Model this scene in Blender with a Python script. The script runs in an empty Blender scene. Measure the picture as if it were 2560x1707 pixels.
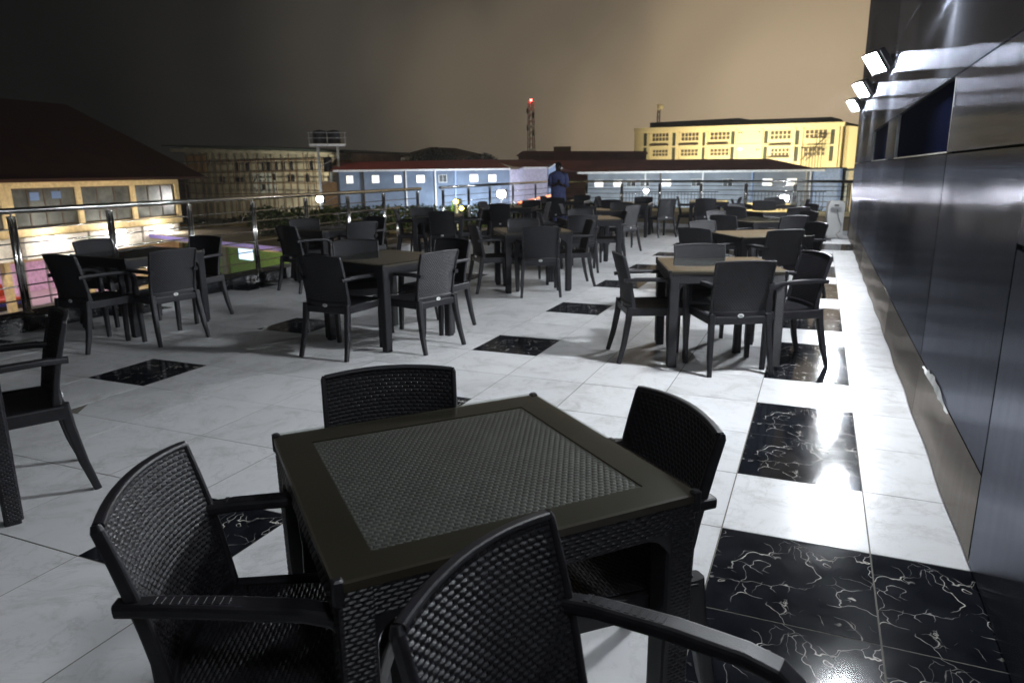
import bpy, math, random
import numpy as np
from mathutils import Vector, Matrix
random.seed(7)
R = math.radians
SC = bpy.context.scene
COL = SC.collection

# ------------------------------------------------------------------ camera
CAM_H, PITCH, ROLL, YAW = 1.4948, 0.2370, -0.0126, -0.4060
FOCAL = 1765.7 / 2560 * 36.0
def view_dir(X, U):
    cr, sr = math.cos(ROLL), math.sin(ROLL)
    x, u = X * cr - U * sr, X * sr + U * cr
    cp, sp = math.cos(PITCH), math.sin(PITCH)
    y, z = cp + u * sp, -sp + u * cp
    cy, sy = math.cos(YAW), math.sin(YAW)
    return Vector((x * cy + y * sy, -x * sy + y * cy, z))
fw = view_dir(0, 0); rt = view_dir(1, 0) - fw; up = view_dir(0, 1) - fw
cam_d = bpy.data.cameras.new('camera')
cam = bpy.data.objects.new('camera', cam_d); COL.objects.link(cam)
cam_d.lens = FOCAL; cam_d.sensor_width = 36.0; cam_d.clip_start = 0.05; cam_d.clip_end = 2000
M = Matrix((rt.normalized(), up.normalized(), -fw.normalized())).transposed().to_4x4()
M.translation = Vector((0, 0, CAM_H)); cam.matrix_world = M
cam_d.dof.use_dof = True; cam_d.dof.focus_distance = 2.3; cam_d.dof.aperture_fstop = 5.0
SC.camera = cam

# ------------------------------------------------------------------ world: night sky lit from below by the town
W = bpy.data.worlds.new('World'); SC.world = W; W.use_nodes = True
nt = W.node_tree; nt.nodes.clear()
def N(t, **k):
    n = nt.nodes.new(t)
    for a, b in k.items(): setattr(n, a, b)
    return n
wo = N('ShaderNodeOutputWorld'); bg = N('ShaderNodeBackground'); tc = N('ShaderNodeTexCoord')
sc = N('ShaderNodeVectorMath', operation='MULTIPLY'); sc.inputs[1].default_value = (1, 1, 1.7)
nm = N('ShaderNodeVectorMath', operation='NORMALIZE')
dt = N('ShaderNodeVectorMath', operation='DOT_PRODUCT')
g = Vector((-0.04, 0.99, 0.14)).normalized(); dt.inputs[1].default_value = g
ac = N('ShaderNodeMath', operation='ARCCOSINE')
dv = N('ShaderNodeMath', operation='DIVIDE'); dv.inputs[1].default_value = math.pi / 2
ns = N('ShaderNodeTexNoise'); ns.inputs['Scale'].default_value = 2.8; ns.inputs['Detail'].default_value = 3; ns.inputs['Roughness'].default_value = 0.45; ns.inputs['Distortion'].default_value = 0.6
nsub = N('ShaderNodeMath', operation='MULTIPLY_ADD'); nsub.inputs[1].default_value = 0.22; nsub.inputs[2].default_value = -0.11
ad = N('ShaderNodeMath', operation='ADD')
rp = N('ShaderNodeValToRGB'); rp.color_ramp.interpolation = 'EASE'
els = rp.color_ramp.elements
stops = [(0.0, (.50, .385, .25)), (0.13, (.345, .262, .168)), (0.27, (.125, .101, .071)), (0.36, (.046, .041, .034)),
         (0.45, (.0125, .012, .0112)), (0.56, (.0045, .0045, .0045)), (0.75, (.0040, .0040, .0042)), (1.0, (.0040, .0040, .0042))]
els[0].position = 0; els[0].color = (*stops[0][1], 1); els[1].position = 1; els[1].color = (*stops[-1][1], 1)
for p, c in stops[1:-1]:
    e = els.new(p); e.color = (*c, 1)
L = nt.links.new
L(tc.outputs['Generated'], sc.inputs[0]); L(sc.outputs[0], nm.inputs[0]); L(nm.outputs[0], dt.inputs[0])
L(dt.outputs['Value'], ac.inputs[0]); L(ac.outputs[0], dv.inputs[0])
L(tc.outputs['Generated'], ns.inputs['Vector']); L(ns.outputs['Fac'], nsub.inputs[0])
L(dv.outputs[0], ad.inputs[0]); L(nsub.outputs[0], ad.inputs[1]); L(ad.outputs[0], rp.inputs[0])
L(rp.outputs[0], bg.inputs['Color']); L(bg.outputs[0], wo.inputs['Surface']); bg.inputs['Strength'].default_value = 1.0
SC.view_settings.view_transform = 'Standard'; SC.view_settings.look = 'None'
SC.view_settings.exposure = 0.0; SC.view_settings.gamma = 1.0; SC.view_settings.use_curve_mapping = False

# lamp strengths, all in one place
TERRACE_LAMP = 640.0
ROOM_LIGHT = 1.0

# ------------------------------------------------------------------ materials
def mat(name):
    m = bpy.data.materials.new(name); m.use_nodes = True
    t = m.node_tree; b = t.nodes['Principled BSDF']
    def node(ty, **k):
        n = t.nodes.new(ty)
        for a, v in k.items():
            if a.startswith('i_'): n.inputs[a[2:].replace('_', ' ')].default_value = v
            else: setattr(n, a, v)
        return n
    return m, b, node, t.links.new
def ramp(node, stops):
    r = node('ShaderNodeValToRGB'); e = r.color_ramp.elements
    e[0].position, e[0].color = stops[0][0], (*stops[0][1], 1)
    e[1].position, e[1].color = stops[-1][0], (*stops[-1][1], 1)
    for p, c in stops[1:-1]:
        q = e.new(p); q.color = (*c, 1)
    return r
def simple(name, color, rough=0.6, metal=0.0, var=0.25, scale=6.0, bump=0.0, bscale=60.0, coat=0.0, rvar=0.1):
    m, b, node, ln = mat(name)
    t = node('ShaderNodeTexCoord')
    n = node('ShaderNodeTexNoise', i_Scale=scale, i_Detail=5.0, i_Roughness=0.6); ln(t.outputs['Object'], n.inputs['Vector'])
    lo = tuple(c * (1 - var) for c in color); hi = tuple(min(1, c * (1 + var)) for c in color)
    r = ramp(node, [(0.3, lo), (0.7, hi)]); ln(n.outputs['Fac'], r.inputs[0]); ln(r.outputs[0], b.inputs['Base Color'])
    mr = node('ShaderNodeMapRange'); mr.inputs['To Min'].default_value = max(0, rough - rvar); mr.inputs['To Max'].default_value = min(1, rough + rvar)
    ln(n.outputs['Fac'], mr.inputs['Value']); ln(mr.outputs[0], b.inputs['Roughness'])
    b.inputs['Metallic'].default_value = metal; b.inputs['Coat Weight'].default_value = coat
    if bump:
        n2 = node('ShaderNodeTexNoise', i_Scale=bscale, i_Detail=3.0); ln(t.outputs['Object'], n2.inputs['Vector'])
        bp = node('ShaderNodeBump', i_Strength=bump, i_Distance=0.01); ln(n2.outputs['Fac'], bp.inputs['Height']); ln(bp.outputs[0], b.inputs['Normal'])
    return m
def emit(name, color, strength):
    m, b, node, ln = mat(name)
    b.inputs['Base Color'].default_value = (*color, 1); b.inputs['Emission Color'].default_value = (*color, 1); b.inputs['Emission Strength'].default_value = strength
    return m
def white_tile_mat():
    m, b, node, ln = mat('white_porcelain')
    t = node('ShaderNodeTexCoord'); oi = node('ShaderNodeObjectInfo')
    ml = node('ShaderNodeVectorMath', operation='SCALE'); ml.inputs['Scale'].default_value = 37.0
    cb = node('ShaderNodeCombineXYZ'); ln(oi.outputs['Random'], cb.inputs[0]); ln(oi.outputs['Random'], cb.inputs[1]); ln(cb.outputs[0], ml.inputs[0])
    ad = node('ShaderNodeVectorMath', operation='ADD'); ln(t.outputs['Object'], ad.inputs[0]); ln(ml.outputs[0], ad.inputs[1])
    n = node('ShaderNodeTexNoise', i_Scale=2.4, i_Detail=7.0, i_Roughness=0.62, i_Distortion=1.6); ln(ad.outputs[0], n.inputs['Vector'])
    r = ramp(node, [(0.47, (.78, .78, .79)), (0.497, (.55, .55, .56)), (0.515, (.77, .77, .78))])
    ln(n.outputs['Fac'], r.inputs[0])
    n3 = node('ShaderNodeTexNoise', i_Scale=1.1, i_Detail=3.0); ln(ad.outputs[0], n3.inputs['Vector'])
    r3 = ramp(node, [(0.4, (.45,) * 3), (0.62, (1,) * 3)]); ln(n3.outputs['Fac'], r3.inputs[0])
    mx = node('ShaderNodeMix', data_type='RGBA'); ln(r3.outputs[0], mx.inputs['Factor']); ln(r.outputs[0], mx.inputs['A']); mx.inputs['B'].default_value = (.78, .78, .79, 1)
    g_ = node('ShaderNodeNewGeometry')
    n2 = node('ShaderNodeTexNoise', i_Scale=1.6, i_Detail=6.0, i_Roughness=0.7); ln(g_.outputs['Position'], n2.inputs['Vector'])
    n5 = node('ShaderNodeTexNoise', i_Scale=3.1, i_Detail=10.0, i_Roughness=0.78, i_Distortion=.8); ln(g_.outputs['Position'], n5.inputs['Vector'])
    r5 = ramp(node, [(.34, (.74, .73, .71)), (.50, (.96, .96, .96)), (.7, (1, 1, 1))]); ln(n5.outputs['Fac'], r5.inputs[0])
    tv_ = node('ShaderNodeMapRange'); tv_.inputs['To Min'].default_value = .90; tv_.inputs['To Max'].default_value = 1.0; ln(oi.outputs['Random'], tv_.inputs['Value'])
    m6 = node('ShaderNodeVectorMath', operation='MULTIPLY'); ln(mx.outputs['Result'], m6.inputs[0]); ln(r5.outputs[0], m6.inputs[1])
    m7 = node('ShaderNodeVectorMath', operation='SCALE'); ln(m6.outputs[0], m7.inputs[0]); ln(tv_.outputs[0], m7.inputs['Scale']); ln(m7.outputs[0], b.inputs['Base Color'])
    mr = node('ShaderNodeMapRange'); mr.inputs['From Min'].default_value = .35; mr.inputs['From Max'].default_value = .7
    mr.inputs['To Min'].default_value = .22; mr.inputs['To Max'].default_value = .27
    ln(n2.outputs['Fac'], mr.inputs['Value']); ln(mr.outputs[0], b.inputs['Roughness'])
    return m
def marble_mat():
    m, b, node, ln = mat('black_marble')
    t = node('ShaderNodeTexCoord')
    n = node('ShaderNodeTexNoise', i_Scale=4.0, i_Detail=3.5, i_Roughness=0.5); ln(t.outputs['Object'], n.inputs['Vector'])
    sb = node('ShaderNodeVectorMath', operation='SUBTRACT'); ln(n.outputs['Color'], sb.inputs[0]); sb.inputs[1].default_value = (.5, .5, .5)
    s2 = node('ShaderNodeVectorMath', operation='SCALE'); s2.inputs['Scale'].default_value = 0.42; ln(sb.outputs[0], s2.inputs[0])
    ad = node('ShaderNodeVectorMath', operation='ADD'); ln(t.outputs['Object'], ad.inputs[0]); ln(s2.outputs[0], ad.inputs[1])
    fac = None
    for sc_, wd in ((3.6, 0.010), (8.0, 0.013)):
        v = node('ShaderNodeTexVoronoi', feature='DISTANCE_TO_EDGE', i_Scale=sc_); ln(ad.outputs[0], v.inputs['Vector'])
        r = ramp(node, [(0.0, (1, 1, 1)), (wd, (.0, .0, .0))]); ln(v.outputs['Distance'], r.inputs[0])
        k = node('ShaderNodeTexNoise', i_Scale=4.2 + sc_ * .3, i_Detail=3.0)
        off = node('ShaderNodeVectorMath', operation='ADD'); off.inputs[1].default_value = (sc_, 3, 1); ln(t.outputs['Object'], off.inputs[0]); ln(off.outputs[0], k.inputs['Vector'])
        kr = ramp(node, [(0.48, (0, 0, 0)), (0.66, (1, 1, 1))]); ln(k.outputs['Fac'], kr.inputs[0])
        mu = node('ShaderNodeMath', operation='MULTIPLY'); ln(r.outputs[0], mu.inputs[0]); ln(kr.outputs[0], mu.inputs[1])
        if fac is None: fac = mu
        else:
            mm = node('ShaderNodeMath', operation='MAXIMUM'); ln(fac.outputs[0], mm.inputs[0]); ln(mu.outputs[0], mm.inputs[1]); fac = mm
    mx = node('ShaderNodeMix', data_type='RGBA'); ln(fac.outputs[0], mx.inputs['Factor'])
    n4 = node('ShaderNodeTexNoise', i_Scale=7.0, i_Detail=4.0); ln(t.outputs['Object'], n4.inputs['Vector'])
    r4 = ramp(node, [(.35, (.004, .005, .008)), (.75, (.016, .018, .024))]); ln(n4.outputs['Fac'], r4.inputs[0])
    ln(r4.outputs[0], mx.inputs['A']); mx.inputs['B'].default_value = (.80, .76, .68, 1)
    ln(mx.outputs['Result'], b.inputs['Base Color'])
    g_ = node('ShaderNodeNewGeometry')
    n2 = node('ShaderNodeTexNoise', i_Scale=2.3, i_Detail=6.0, i_Roughness=0.7); ln(g_.outputs['Position'], n2.inputs['Vector'])
    mr = node('ShaderNodeMapRange'); mr.inputs['From Min'].default_value = .35; mr.inputs['From Max'].default_value = .7
    mr.inputs['To Min'].default_value = .07; mr.inputs['To Max'].default_value = .12
    ln(n2.outputs['Fac'], mr.inputs['Value']); ln(mr.outputs[0], b.inputs['Roughness'])
    return m
def wicker_mat():
    m, b, node, ln = mat('dark_resin_wicker')
    t = node('ShaderNodeTexCoord')
    n = node('ShaderNodeTexNoise', i_Scale=22.0, i_Detail=5.0, i_Roughness=.65); ln(t.outputs['Object'], n.inputs['Vector'])
    r = ramp(node, [(.3, (.009, .0085, .011)), (.75, (.022, .021, .026))]); ln(n.outputs['Fac'], r.inputs[0]); ln(r.outputs[0], b.inputs['Base Color'])
    mr = node('ShaderNodeMapRange'); mr.inputs['To Min'].default_value = .34; mr.inputs['To Max'].default_value = .58
    ln(n.outputs['Fac'], mr.inputs['Value']); ln(mr.outputs[0], b.inputs['Roughness'])
    n2 = node('ShaderNodeTexNoise', i_Scale=240.0, i_Detail=2.0); ln(t.outputs['Object'], n2.inputs['Vector'])
    bp = node('ShaderNodeBump', i_Strength=.22, i_Distance=.002); ln(n2.outputs['Fac'], bp.inputs['Height']); ln(bp.outputs[0], b.inputs['Normal'])
    return m
def panel_mat(warm=False):
    m, b, node, ln = mat('brown_reflect_cladding' if warm else 'brushed_cladding')
    t = node('ShaderNodeTexCoord'); oi = node('ShaderNodeObjectInfo'); gm = node('ShaderNodeNewGeometry')
    hs = node('ShaderNodeMapRange'); hs.inputs['To Min'].default_value = .65; hs.inputs['To Max'].default_value = 1.3; ln(oi.outputs['Random'], hs.inputs['Value'])
    sc_ = node('ShaderNodeVectorMath', operation='MULTIPLY'); sc_.inputs[1].default_value = (1, 22, .8); ln(gm.outputs['Position'], sc_.inputs[0])
    n = node('ShaderNodeTexNoise', i_Scale=1.0, i_Detail=5.0); ln(sc_.outputs[0], n.inputs['Vector'])
    r = ramp(node, [(.2, (.042, .038, .034)), (.8, (.050, .045, .041))] if warm else [(.2, (.033, .035, .041)), (.8, (.039, .041, .048))]); ln(n.outputs['Fac'], r.inputs[0])  # warm: brown reflection in the lowest row put into the colour
    mu = node('ShaderNodeVectorMath', operation='SCALE'); ln(r.outputs[0], mu.inputs[0]); ln(hs.outputs[0], mu.inputs['Scale']); ln(mu.outputs[0], b.inputs['Base Color'])
    b.inputs['Metallic'].default_value = .6
    n3 = node('ShaderNodeTexNoise', i_Scale=.9, i_Detail=3.0, i_Roughness=.5); ln(gm.outputs['Position'], n3.inputs['Vector'])
    mr = node('ShaderNodeMapRange'); mr.inputs['To Min'].default_value = .17; mr.inputs['To Max'].default_value = .24
    ln(n3.outputs['Fac'], mr.inputs['Value']); ln(mr.outputs[0], b.inputs['Roughness'])
    # fine horizontal-only ripple in the film smears reflections up and down the panel
    s2 = node('ShaderNodeVectorMath', operation='MULTIPLY'); s2.inputs[1].default_value = (1, 1.2, 160); ln(gm.outputs['Position'], s2.inputs[0])
    n2 = node('ShaderNodeTexNoise', i_Scale=1.0, i_Detail=3.0); ln(s2.outputs[0], n2.inputs['Vector'])
    bp = node('ShaderNodeBump', i_Strength=.12, i_Distance=.0012)
    tg = node('ShaderNodeCombineXYZ'); tg.inputs[2].default_value = 1.0; ln(tg.outputs[0], b.inputs['Tangent']); b.inputs['Anisotropic'].default_value = .88; ln(n2.outputs['Fac'], bp.inputs['Height'])
    s3 = node('ShaderNodeVectorMath', operation='MULTIPLY'); s3.inputs[1].default_value = (1, 5.5, .55); ln(gm.outputs['Position'], s3.inputs[0])
    n4 = node('ShaderNodeTexNoise', i_Scale=1.0, i_Detail=2.0); ln(s3.outputs[0], n4.inputs['Vector'])
    b2 = node('ShaderNodeBump', i_Strength=.10, i_Distance=.02); ln(n4.outputs['Fac'], b2.inputs['Height']); ln(bp.outputs[0], b2.inputs['Normal']); ln(b2.outputs[0], b.inputs['Normal'])
    gl = node('ShaderNodeBsdfAnisotropic'); gl.inputs['Anisotropy'].default_value = .80; ln(tg.outputs[0], gl.inputs['Tangent']); ln(mr.outputs[0], gl.inputs['Roughness']); ln(b2.outputs[0], gl.inputs['Normal'])
    m5 = node('ShaderNodeVectorMath', operation='SCALE'); m5.inputs['Scale'].default_value = 5.8; ln(mu.outputs[0], m5.inputs[0]); ln(m5.outputs[0], gl.inputs['Color'])
    df = node('ShaderNodeBsdfDiffuse'); ln(mu.outputs[0], df.inputs['Color']); ads = node('ShaderNodeAddShader'); ln(gl.outputs[0], ads.inputs[0]); ln(df.outputs[0], ads.inputs[1])
    out = [x for x in m.node_tree.nodes if x.type == 'OUTPUT_MATERIAL'][0]; ln(ads.outputs[0], out.inputs['Surface'])
    return m
def glass_mat(name, tint, rough=.02, mixmin=.06, mixmax=1.0):
    m, b, node, ln = mat(name)
    t = m.node_tree; out = [x for x in t.nodes if x.type == 'OUTPUT_MATERIAL'][0]
    tr = node('ShaderNodeBsdfTransparent'); tr.inputs[0].default_value = (*tint, 1)
    gl = node('ShaderNodeBsdfGlossy'); gl.inputs['Roughness'].default_value = rough
    lw = node('ShaderNodeLayerWeight', i_Blend=.5); pw_ = node('ShaderNodeMath', operation='POWER'); pw_.inputs[1].default_value = 5.0; ln(lw.outputs['Facing'], pw_.inputs[0])
    fr = node('ShaderNodeMath', operation='MULTIPLY_ADD'); fr.inputs[1].default_value = .96; fr.inputs[2].default_value = .045; ln(pw_.outputs[0], fr.inputs[0])
    mx = node('ShaderNodeMixShader'); ln(fr.outputs[0], mx.inputs[0]); ln(tr.outputs[0], mx.inputs[1]); ln(gl.outputs[0], mx.inputs[2]); ln(mx.outputs[0], out.inputs['Surface'])
    return m
def ribbed(name, color, period, rough=.45):
    m, b, node, ln = mat(name)
    t = node('ShaderNodeTexCoord')
    w = node('ShaderNodeTexWave', i_Scale=1.0 / period / 1.0, i_Distortion=0.0); w.bands_direction = 'X'; w.wave_profile = 'SIN'
    ln(t.outputs['Object'], w.inputs['Vector'])
    bp = node('ShaderNodeBump', i_Strength=.9, i_Distance=.05); ln(w.outputs['Fac'], bp.inputs['Height']); ln(bp.outputs[0], b.inputs['Normal'])
    n = node('ShaderNodeTexNoise', i_Scale=.7, i_Detail=5.0); ln(t.outputs['Object'], n.inputs['Vector'])
    r = ramp(node, [(.3, tuple(c * .75 for c in color)), (.7, tuple(c * 1.15 for c in color))]); ln(n.outputs['Fac'], r.inputs[0]); ln(r.outputs[0], b.inputs['Base Color'])
    b.inputs['Roughness'].default_value = rough
    return m

MT = dict(
    white=white_tile_mat(), black=marble_mat(), wicker=wicker_mat(), panel=panel_mat(), panel_warm=panel_mat(True),
    grout=simple('grout', (.13, .12, .10), .85, bump=.3), steel=simple('polished_steel', (.85, .84, .81), .20, 1.0, var=.05, rvar=.05),
    top=simple('brown_glass_border', (.042, .035, .024), .45, var=.12), glass=glass_mat('table_glass', (.93, .94, .92)),
    topwick=simple('table_weave', (.115, .113, .110), .5, var=.2, scale=14), badge=simple('badge_silver', (.90, .90, .88), .35, var=.08),
    badge_print=simple('badge_print', (.12, .12, .13), .5),
    dark=simple('dark_body', (.02, .02, .022), .8), navy=simple('opening_blind', (.004, .006, .022), .9, var=.2),
    cream=simple('cream_render', (.62, .50, .28), .8, bump=.2, bscale=9), yellow=simple('pale_yellow_render', (.72, .64, .44), .8, bump=.2, bscale=4),
    red_roof=simple('oxide_red_roof', (.36, .07, .05), .6, var=.3, scale=1.2), brown_roof=simple('brown_roof', (.34, .13, .10), .7, var=.3, scale=.4),
    maroon=simple('dark_maroon_roof', (.055, .017, .013), .75, var=.3, scale=1.0), roof_dark=simple('dark_green_roof', (.035, .045, .04), .7),
    blue=ribbed('blue_profiled_sheet', (.20, .26, .35), .30), blue_pale=ribbed('pale_blue_profiled_sheet', (.30, .34, .38), .30), lilac=simple('lilac_wall', (.46, .45, .54), .7), skyblue=simple('sky_blue_wall', (.30, .40, .60), .6),
    trim=simple('white_trim', (.7, .7, .68), .6), frame=simple('brown_frame', (.05, .035, .025), .5), pane=simple('dark_pane', (.02, .022, .025), .08, var=.1),
    greypane=simple('grey_pane', (.10, .11, .11), .12, var=.5, scale=1.5), conc=simple('raw_concrete', (.42, .375, .29), .9, var=.4, scale=.5, bump=.4, bscale=6),
    conc_w=simple('whitewashed_concrete', (.62, .64, .62), .9, var=.25, scale=.6), stain=simple('stained_wall', (.26, .21, .14), .9, var=.6, scale=.8, bump=.3), timber=simple('scaffold_timber', (.11, .065, .032), .9, var=.4),
    orange_wall=simple('ochre_wall', (.40, .24, .11), .9, var=.3), tank=simple('black_tank', (.012, .013, .018), .35), galv=simple('galvanised_steel', (.42, .43, .44), .4, .7),
    ground=simple('dark_ground', (.035, .032, .028), .9, var=.5, scale=.3, bump=.4, bscale=3), paving=simple('courtyard_paving', (.55, .50, .44), .6, var=.2, scale=.7),
    leaf=simple('leaf_dark', (.018, .030, .016), .6, var=.5, scale=3), leaf2=simple('leaf_bright', (.07, .16, .025), .5, var=.4, scale=5), bark=simple('bark', (.05, .038, .026), .9, bump=.5),
    grasswall=simple('artificial_grass', (.04, .10, .018), .8, var=.5, scale=9, bump=1.0, bscale=90), orange=simple('orange_fabric', (.65, .10, .03), .7), blue_fab=simple('blue_fabric', (.05, .05, .45), .6),
    plastic=simple('cream_plastic', (.6, .55, .45), .5), cooler=simple('cooler_plastic', (.55, .55, .54), .4, var=.06), redpaint=simple('red_paint', (.5, .06, .03), .5),
    skin=simple('brown_skin', (.05, .028, .018), .5), cloth=simple('slate_blue_cotton', (.11, .13, .30), .85, var=.25, scale=12, bump=.3), hair=simple('black_hair', (.008, .007, .007), .7),
    curtain=simple('pale_curtain', (.42, .38, .30), .8), black_mesh=simple('black_strip', (.01, .01, .01), .6), pebble=simple('white_pebbles', (.6, .58, .54), .8), interior=simple('pink_room_paint', (.66, .50, .62), .8),
    e_lamp=emit('floodlight_led', (.90, .95, 1.0), TERRACE_LAMP), e_lamp_dim=emit('floodlight_led_dim', (.90, .95, 1.0), TERRACE_LAMP * .13), e_win=emit('lit_window', (1.0, .93, .78), 1.3), e_winw=emit('lit_window_white', (.95, .95, 1.0), 1.0),
    e_soft=emit('porch_lamp', (1.0, .90, .78), 260 * ROOM_LIGHT), e_pink=emit('pink_led', (1.0, .76, .98), 24), e_screen=emit('screen_light', (.55, .75, 1.0), 1.3), e_strip=emit('violet_led_strip', (.24, .20, .60), .14),
    e_red=emit('beacon_red', (1.0, .05, .04), 30), e_flood=emit('street_flood', (1.0, .97, .95), 700), e_orange=emit('orange_neon', (1.0, .30, .12), 3.0), e_yel=emit('yellow_globe', (1.0, .78, .12), 16),
    e_sodium=emit('sodium_lamp', (1.0, .72, .30), 60), e_reflection=emit('screen_reflection_glow', (.10, .16, .30), .25), e_signw=emit('white_sign', (.9, .85, 1.0), 2.2),
)

_t = MT['navy'].node_tree; _d = _t.nodes.new('ShaderNodeBsdfDiffuse'); _d.inputs[0].default_value = (.004, .005, .014, 1); _t.links.new(_d.outputs[0], [x for x in _t.nodes if x.type == 'OUTPUT_MATERIAL'][0].inputs['Surface'])
for k_ in ('navy', 'dark', 'black_mesh'): MT[k_].node_tree.nodes['Principled BSDF'].inputs['Specular IOR Level'].default_value = .05 if k_ == 'navy' else .3
# ------------------------------------------------------------------ mesh helpers
def link(o, parent=None):
    COL.objects.link(o)
    if parent is not None: o.parent = parent
    return o
def tag(o, label=None, cat=None, group=None, kind=None):
    if label: o['label'] = label
    if cat: o['category'] = cat
    if group: o['group'] = group
    if kind: o['kind'] = kind
    return o
def empty(name, loc=(0, 0, 0), rz=0.0):
    o = bpy.data.objects.new(name, None); o.location = loc; o.rotation_euler = (0, 0, rz); o.empty_display_size = .2
    return link(o)
def mesh_of(name, V, F, m, smooth=False):
    me = bpy.data.meshes.new(name); me.from_pydata(V, [], F); me.materials.append(MT[m] if isinstance(m, str) else m)
    if smooth: me.polygons.foreach_set('use_smooth', [True] * len(me.polygons))
    me.update(); return me
class MB:
    def __init__(s): s.V = []; s.F = []
    def add(s, V, F):
        n = len(s.V); s.V += [tuple(v) for v in V]; s.F += [tuple(i + n for i in f) for f in F]; return s
    def box(s, x0, x1, y0, y1, z0, z1):
        V = [(x, y, z) for x in (x0, x1) for y in (y0, y1) for z in (z0, z1)]
        return s.add(V, [(0, 1, 3, 2), (4, 6, 7, 5), (0, 4, 5, 1), (2, 3, 7, 6), (0, 2, 6, 4), (1, 5, 7, 3)])
    def rbox(s, x0, x1, y0, y1, z0, z1, b=.01):
        # box with chamfered edges
        V = []; P = []
        for z, i in ((z0, b), (z0 + b, 0), (z1 - b, 0), (z1, b)):
            ring = [(x0 + i + b, y0 + i), (x1 - i - b, y0 + i), (x1 - i, y0 + i + b), (x1 - i, y1 - i - b), (x1 - i - b, y1 - i), (x0 + i + b, y1 - i), (x0 + i, y1 - i - b), (x0 + i, y0 + i + b)]
            V += [(*p, z) for p in ring]
        F = [tuple(range(7, -1, -1)), tuple(range(24, 32))]
        for k in range(3):
            for j in range(8): F.append((k * 8 + j, k * 8 + (j + 1) % 8, (k + 1) * 8 + (j + 1) % 8, (k + 1) * 8 + j))
        return s.add(V, F)
    def sweep(s, pts, prof, upv=(0, 0, 1), scales=None, cap=True):
        pts = [Vector(p) for p in pts]; upv = Vector(upv); n = len(prof); V = []
        for i, p in enumerate(pts):
            a = pts[max(0, i - 1)]; b = pts[min(len(pts) - 1, i + 1)]; t = (b - a).normalized()
            sd = t.cross(upv)
            if sd.length < 1e-3: sd = t.cross(Vector((0, 1, 0)))
            sd.normalize(); u2 = sd.cross(t).normalized(); k = 1 if scales is None else scales[i]
            V += [tuple(p + sd * (a_ * k) + u2 * (b_ * k)) for a_, b_ in prof]
        F = []
        for i in range(len(pts) - 1):
            for j in range(n): F.append((i * n + j, i * n + (j + 1) % n, (i + 1) * n + (j + 1) % n, (i + 1) * n + j))
        if cap: F += [tuple(range(n - 1, -1, -1)), tuple(range((len(pts) - 1) * n, len(pts) * n))]
        return s.add(V, F)
    def tube(s, pts, r, n=10, scales=None):
        return s.sweep(pts, [(r * math.cos(2 * math.pi * j / n), r * math.sin(2 * math.pi * j / n)) for j in range(n)], scales=scales)
    def cyl(s, x, y, z0, z1, r0, r1=None, n=20):
        r1 = r0 if r1 is None else r1
        V = [(x + r * math.cos(2 * math.pi * j / n), y + r * math.sin(2 * math.pi * j / n), z) for r, z in ((r0, z0), (r1, z1)) for j in range(n)]
        return s.add(V, [(j, (j + 1) % n, n + (j + 1) % n, n + j) for j in range(n)] + [tuple(range(n - 1, -1, -1)), tuple(range(n, 2 * n))])
    def prism(s, poly, y0, y1):   # poly in x,z
        n = len(poly); V = [(x, y, z) for y in (y0, y1) for x, z in poly]
        return s.add(V, [(j, (j + 1) % n, n + (j + 1) % n, n + j) for j in range(n)] + [tuple(range(n - 1, -1, -1)), tuple(range(n, 2 * n))])
    def ball(s, c, r, n=12, m=8, sc=(1, 1, 1)):
        V = [(c[0], c[1], c[2] - r * sc[2])]
        for i in range(1, m):
            a = -math.pi / 2 + math.pi * i / m
            V += [(c[0] + r * sc[0] * math.cos(a) * math.cos(2 * math.pi * j / n), c[1] + r * sc[1] * math.cos(a) * math.sin(2 * math.pi * j / n), c[2] + r * sc[2] * math.sin(a)) for j in range(n)]
        V.append((c[0], c[1], c[2] + r * sc[2])); F = [(0, 1 + (j + 1) % n, 1 + j) for j in range(n)]
        for i in range(m - 2):
            for j in range(n): F.append((1 + i * n + j, 1 + i * n + (j + 1) % n, 1 + (i + 1) * n + (j + 1) % n, 1 + (i + 1) * n + j))
        k = 1 + (m - 2) * n; F += [(k + j, k + (j + 1) % n, len(V) - 1) for j in range(n)]
        return s.add(V, F)
    def build(s, name, m, parent=None, smooth=False, loc=None):
        o = bpy.data.objects.new(name, mesh_of(name, s.V, s.F, m, smooth))
        if loc: o.location = loc
        return link(o, parent)
def copy_tree(o, parent=None):
    c = o.copy(); COL.objects.link(c)
    if parent is not None: c.parent = parent
    for ch in list(o.children): copy_tree(ch, c)
    return c
def rr(w, h, r=.008):
    """rounded rectangle profile"""
    P = []
    for cx, cy, a0 in ((w / 2 - r, h / 2 - r, 0), (-w / 2 + r, h / 2 - r, 90), (-w / 2 + r, -h / 2 + r, 180), (w / 2 - r, -h / 2 + r, 270)):
        for a in (0, 45, 90): P.append((cx + r * math.cos(R(a0 + a)), cy + r * math.sin(R(a0 + a))))
    return P

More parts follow.
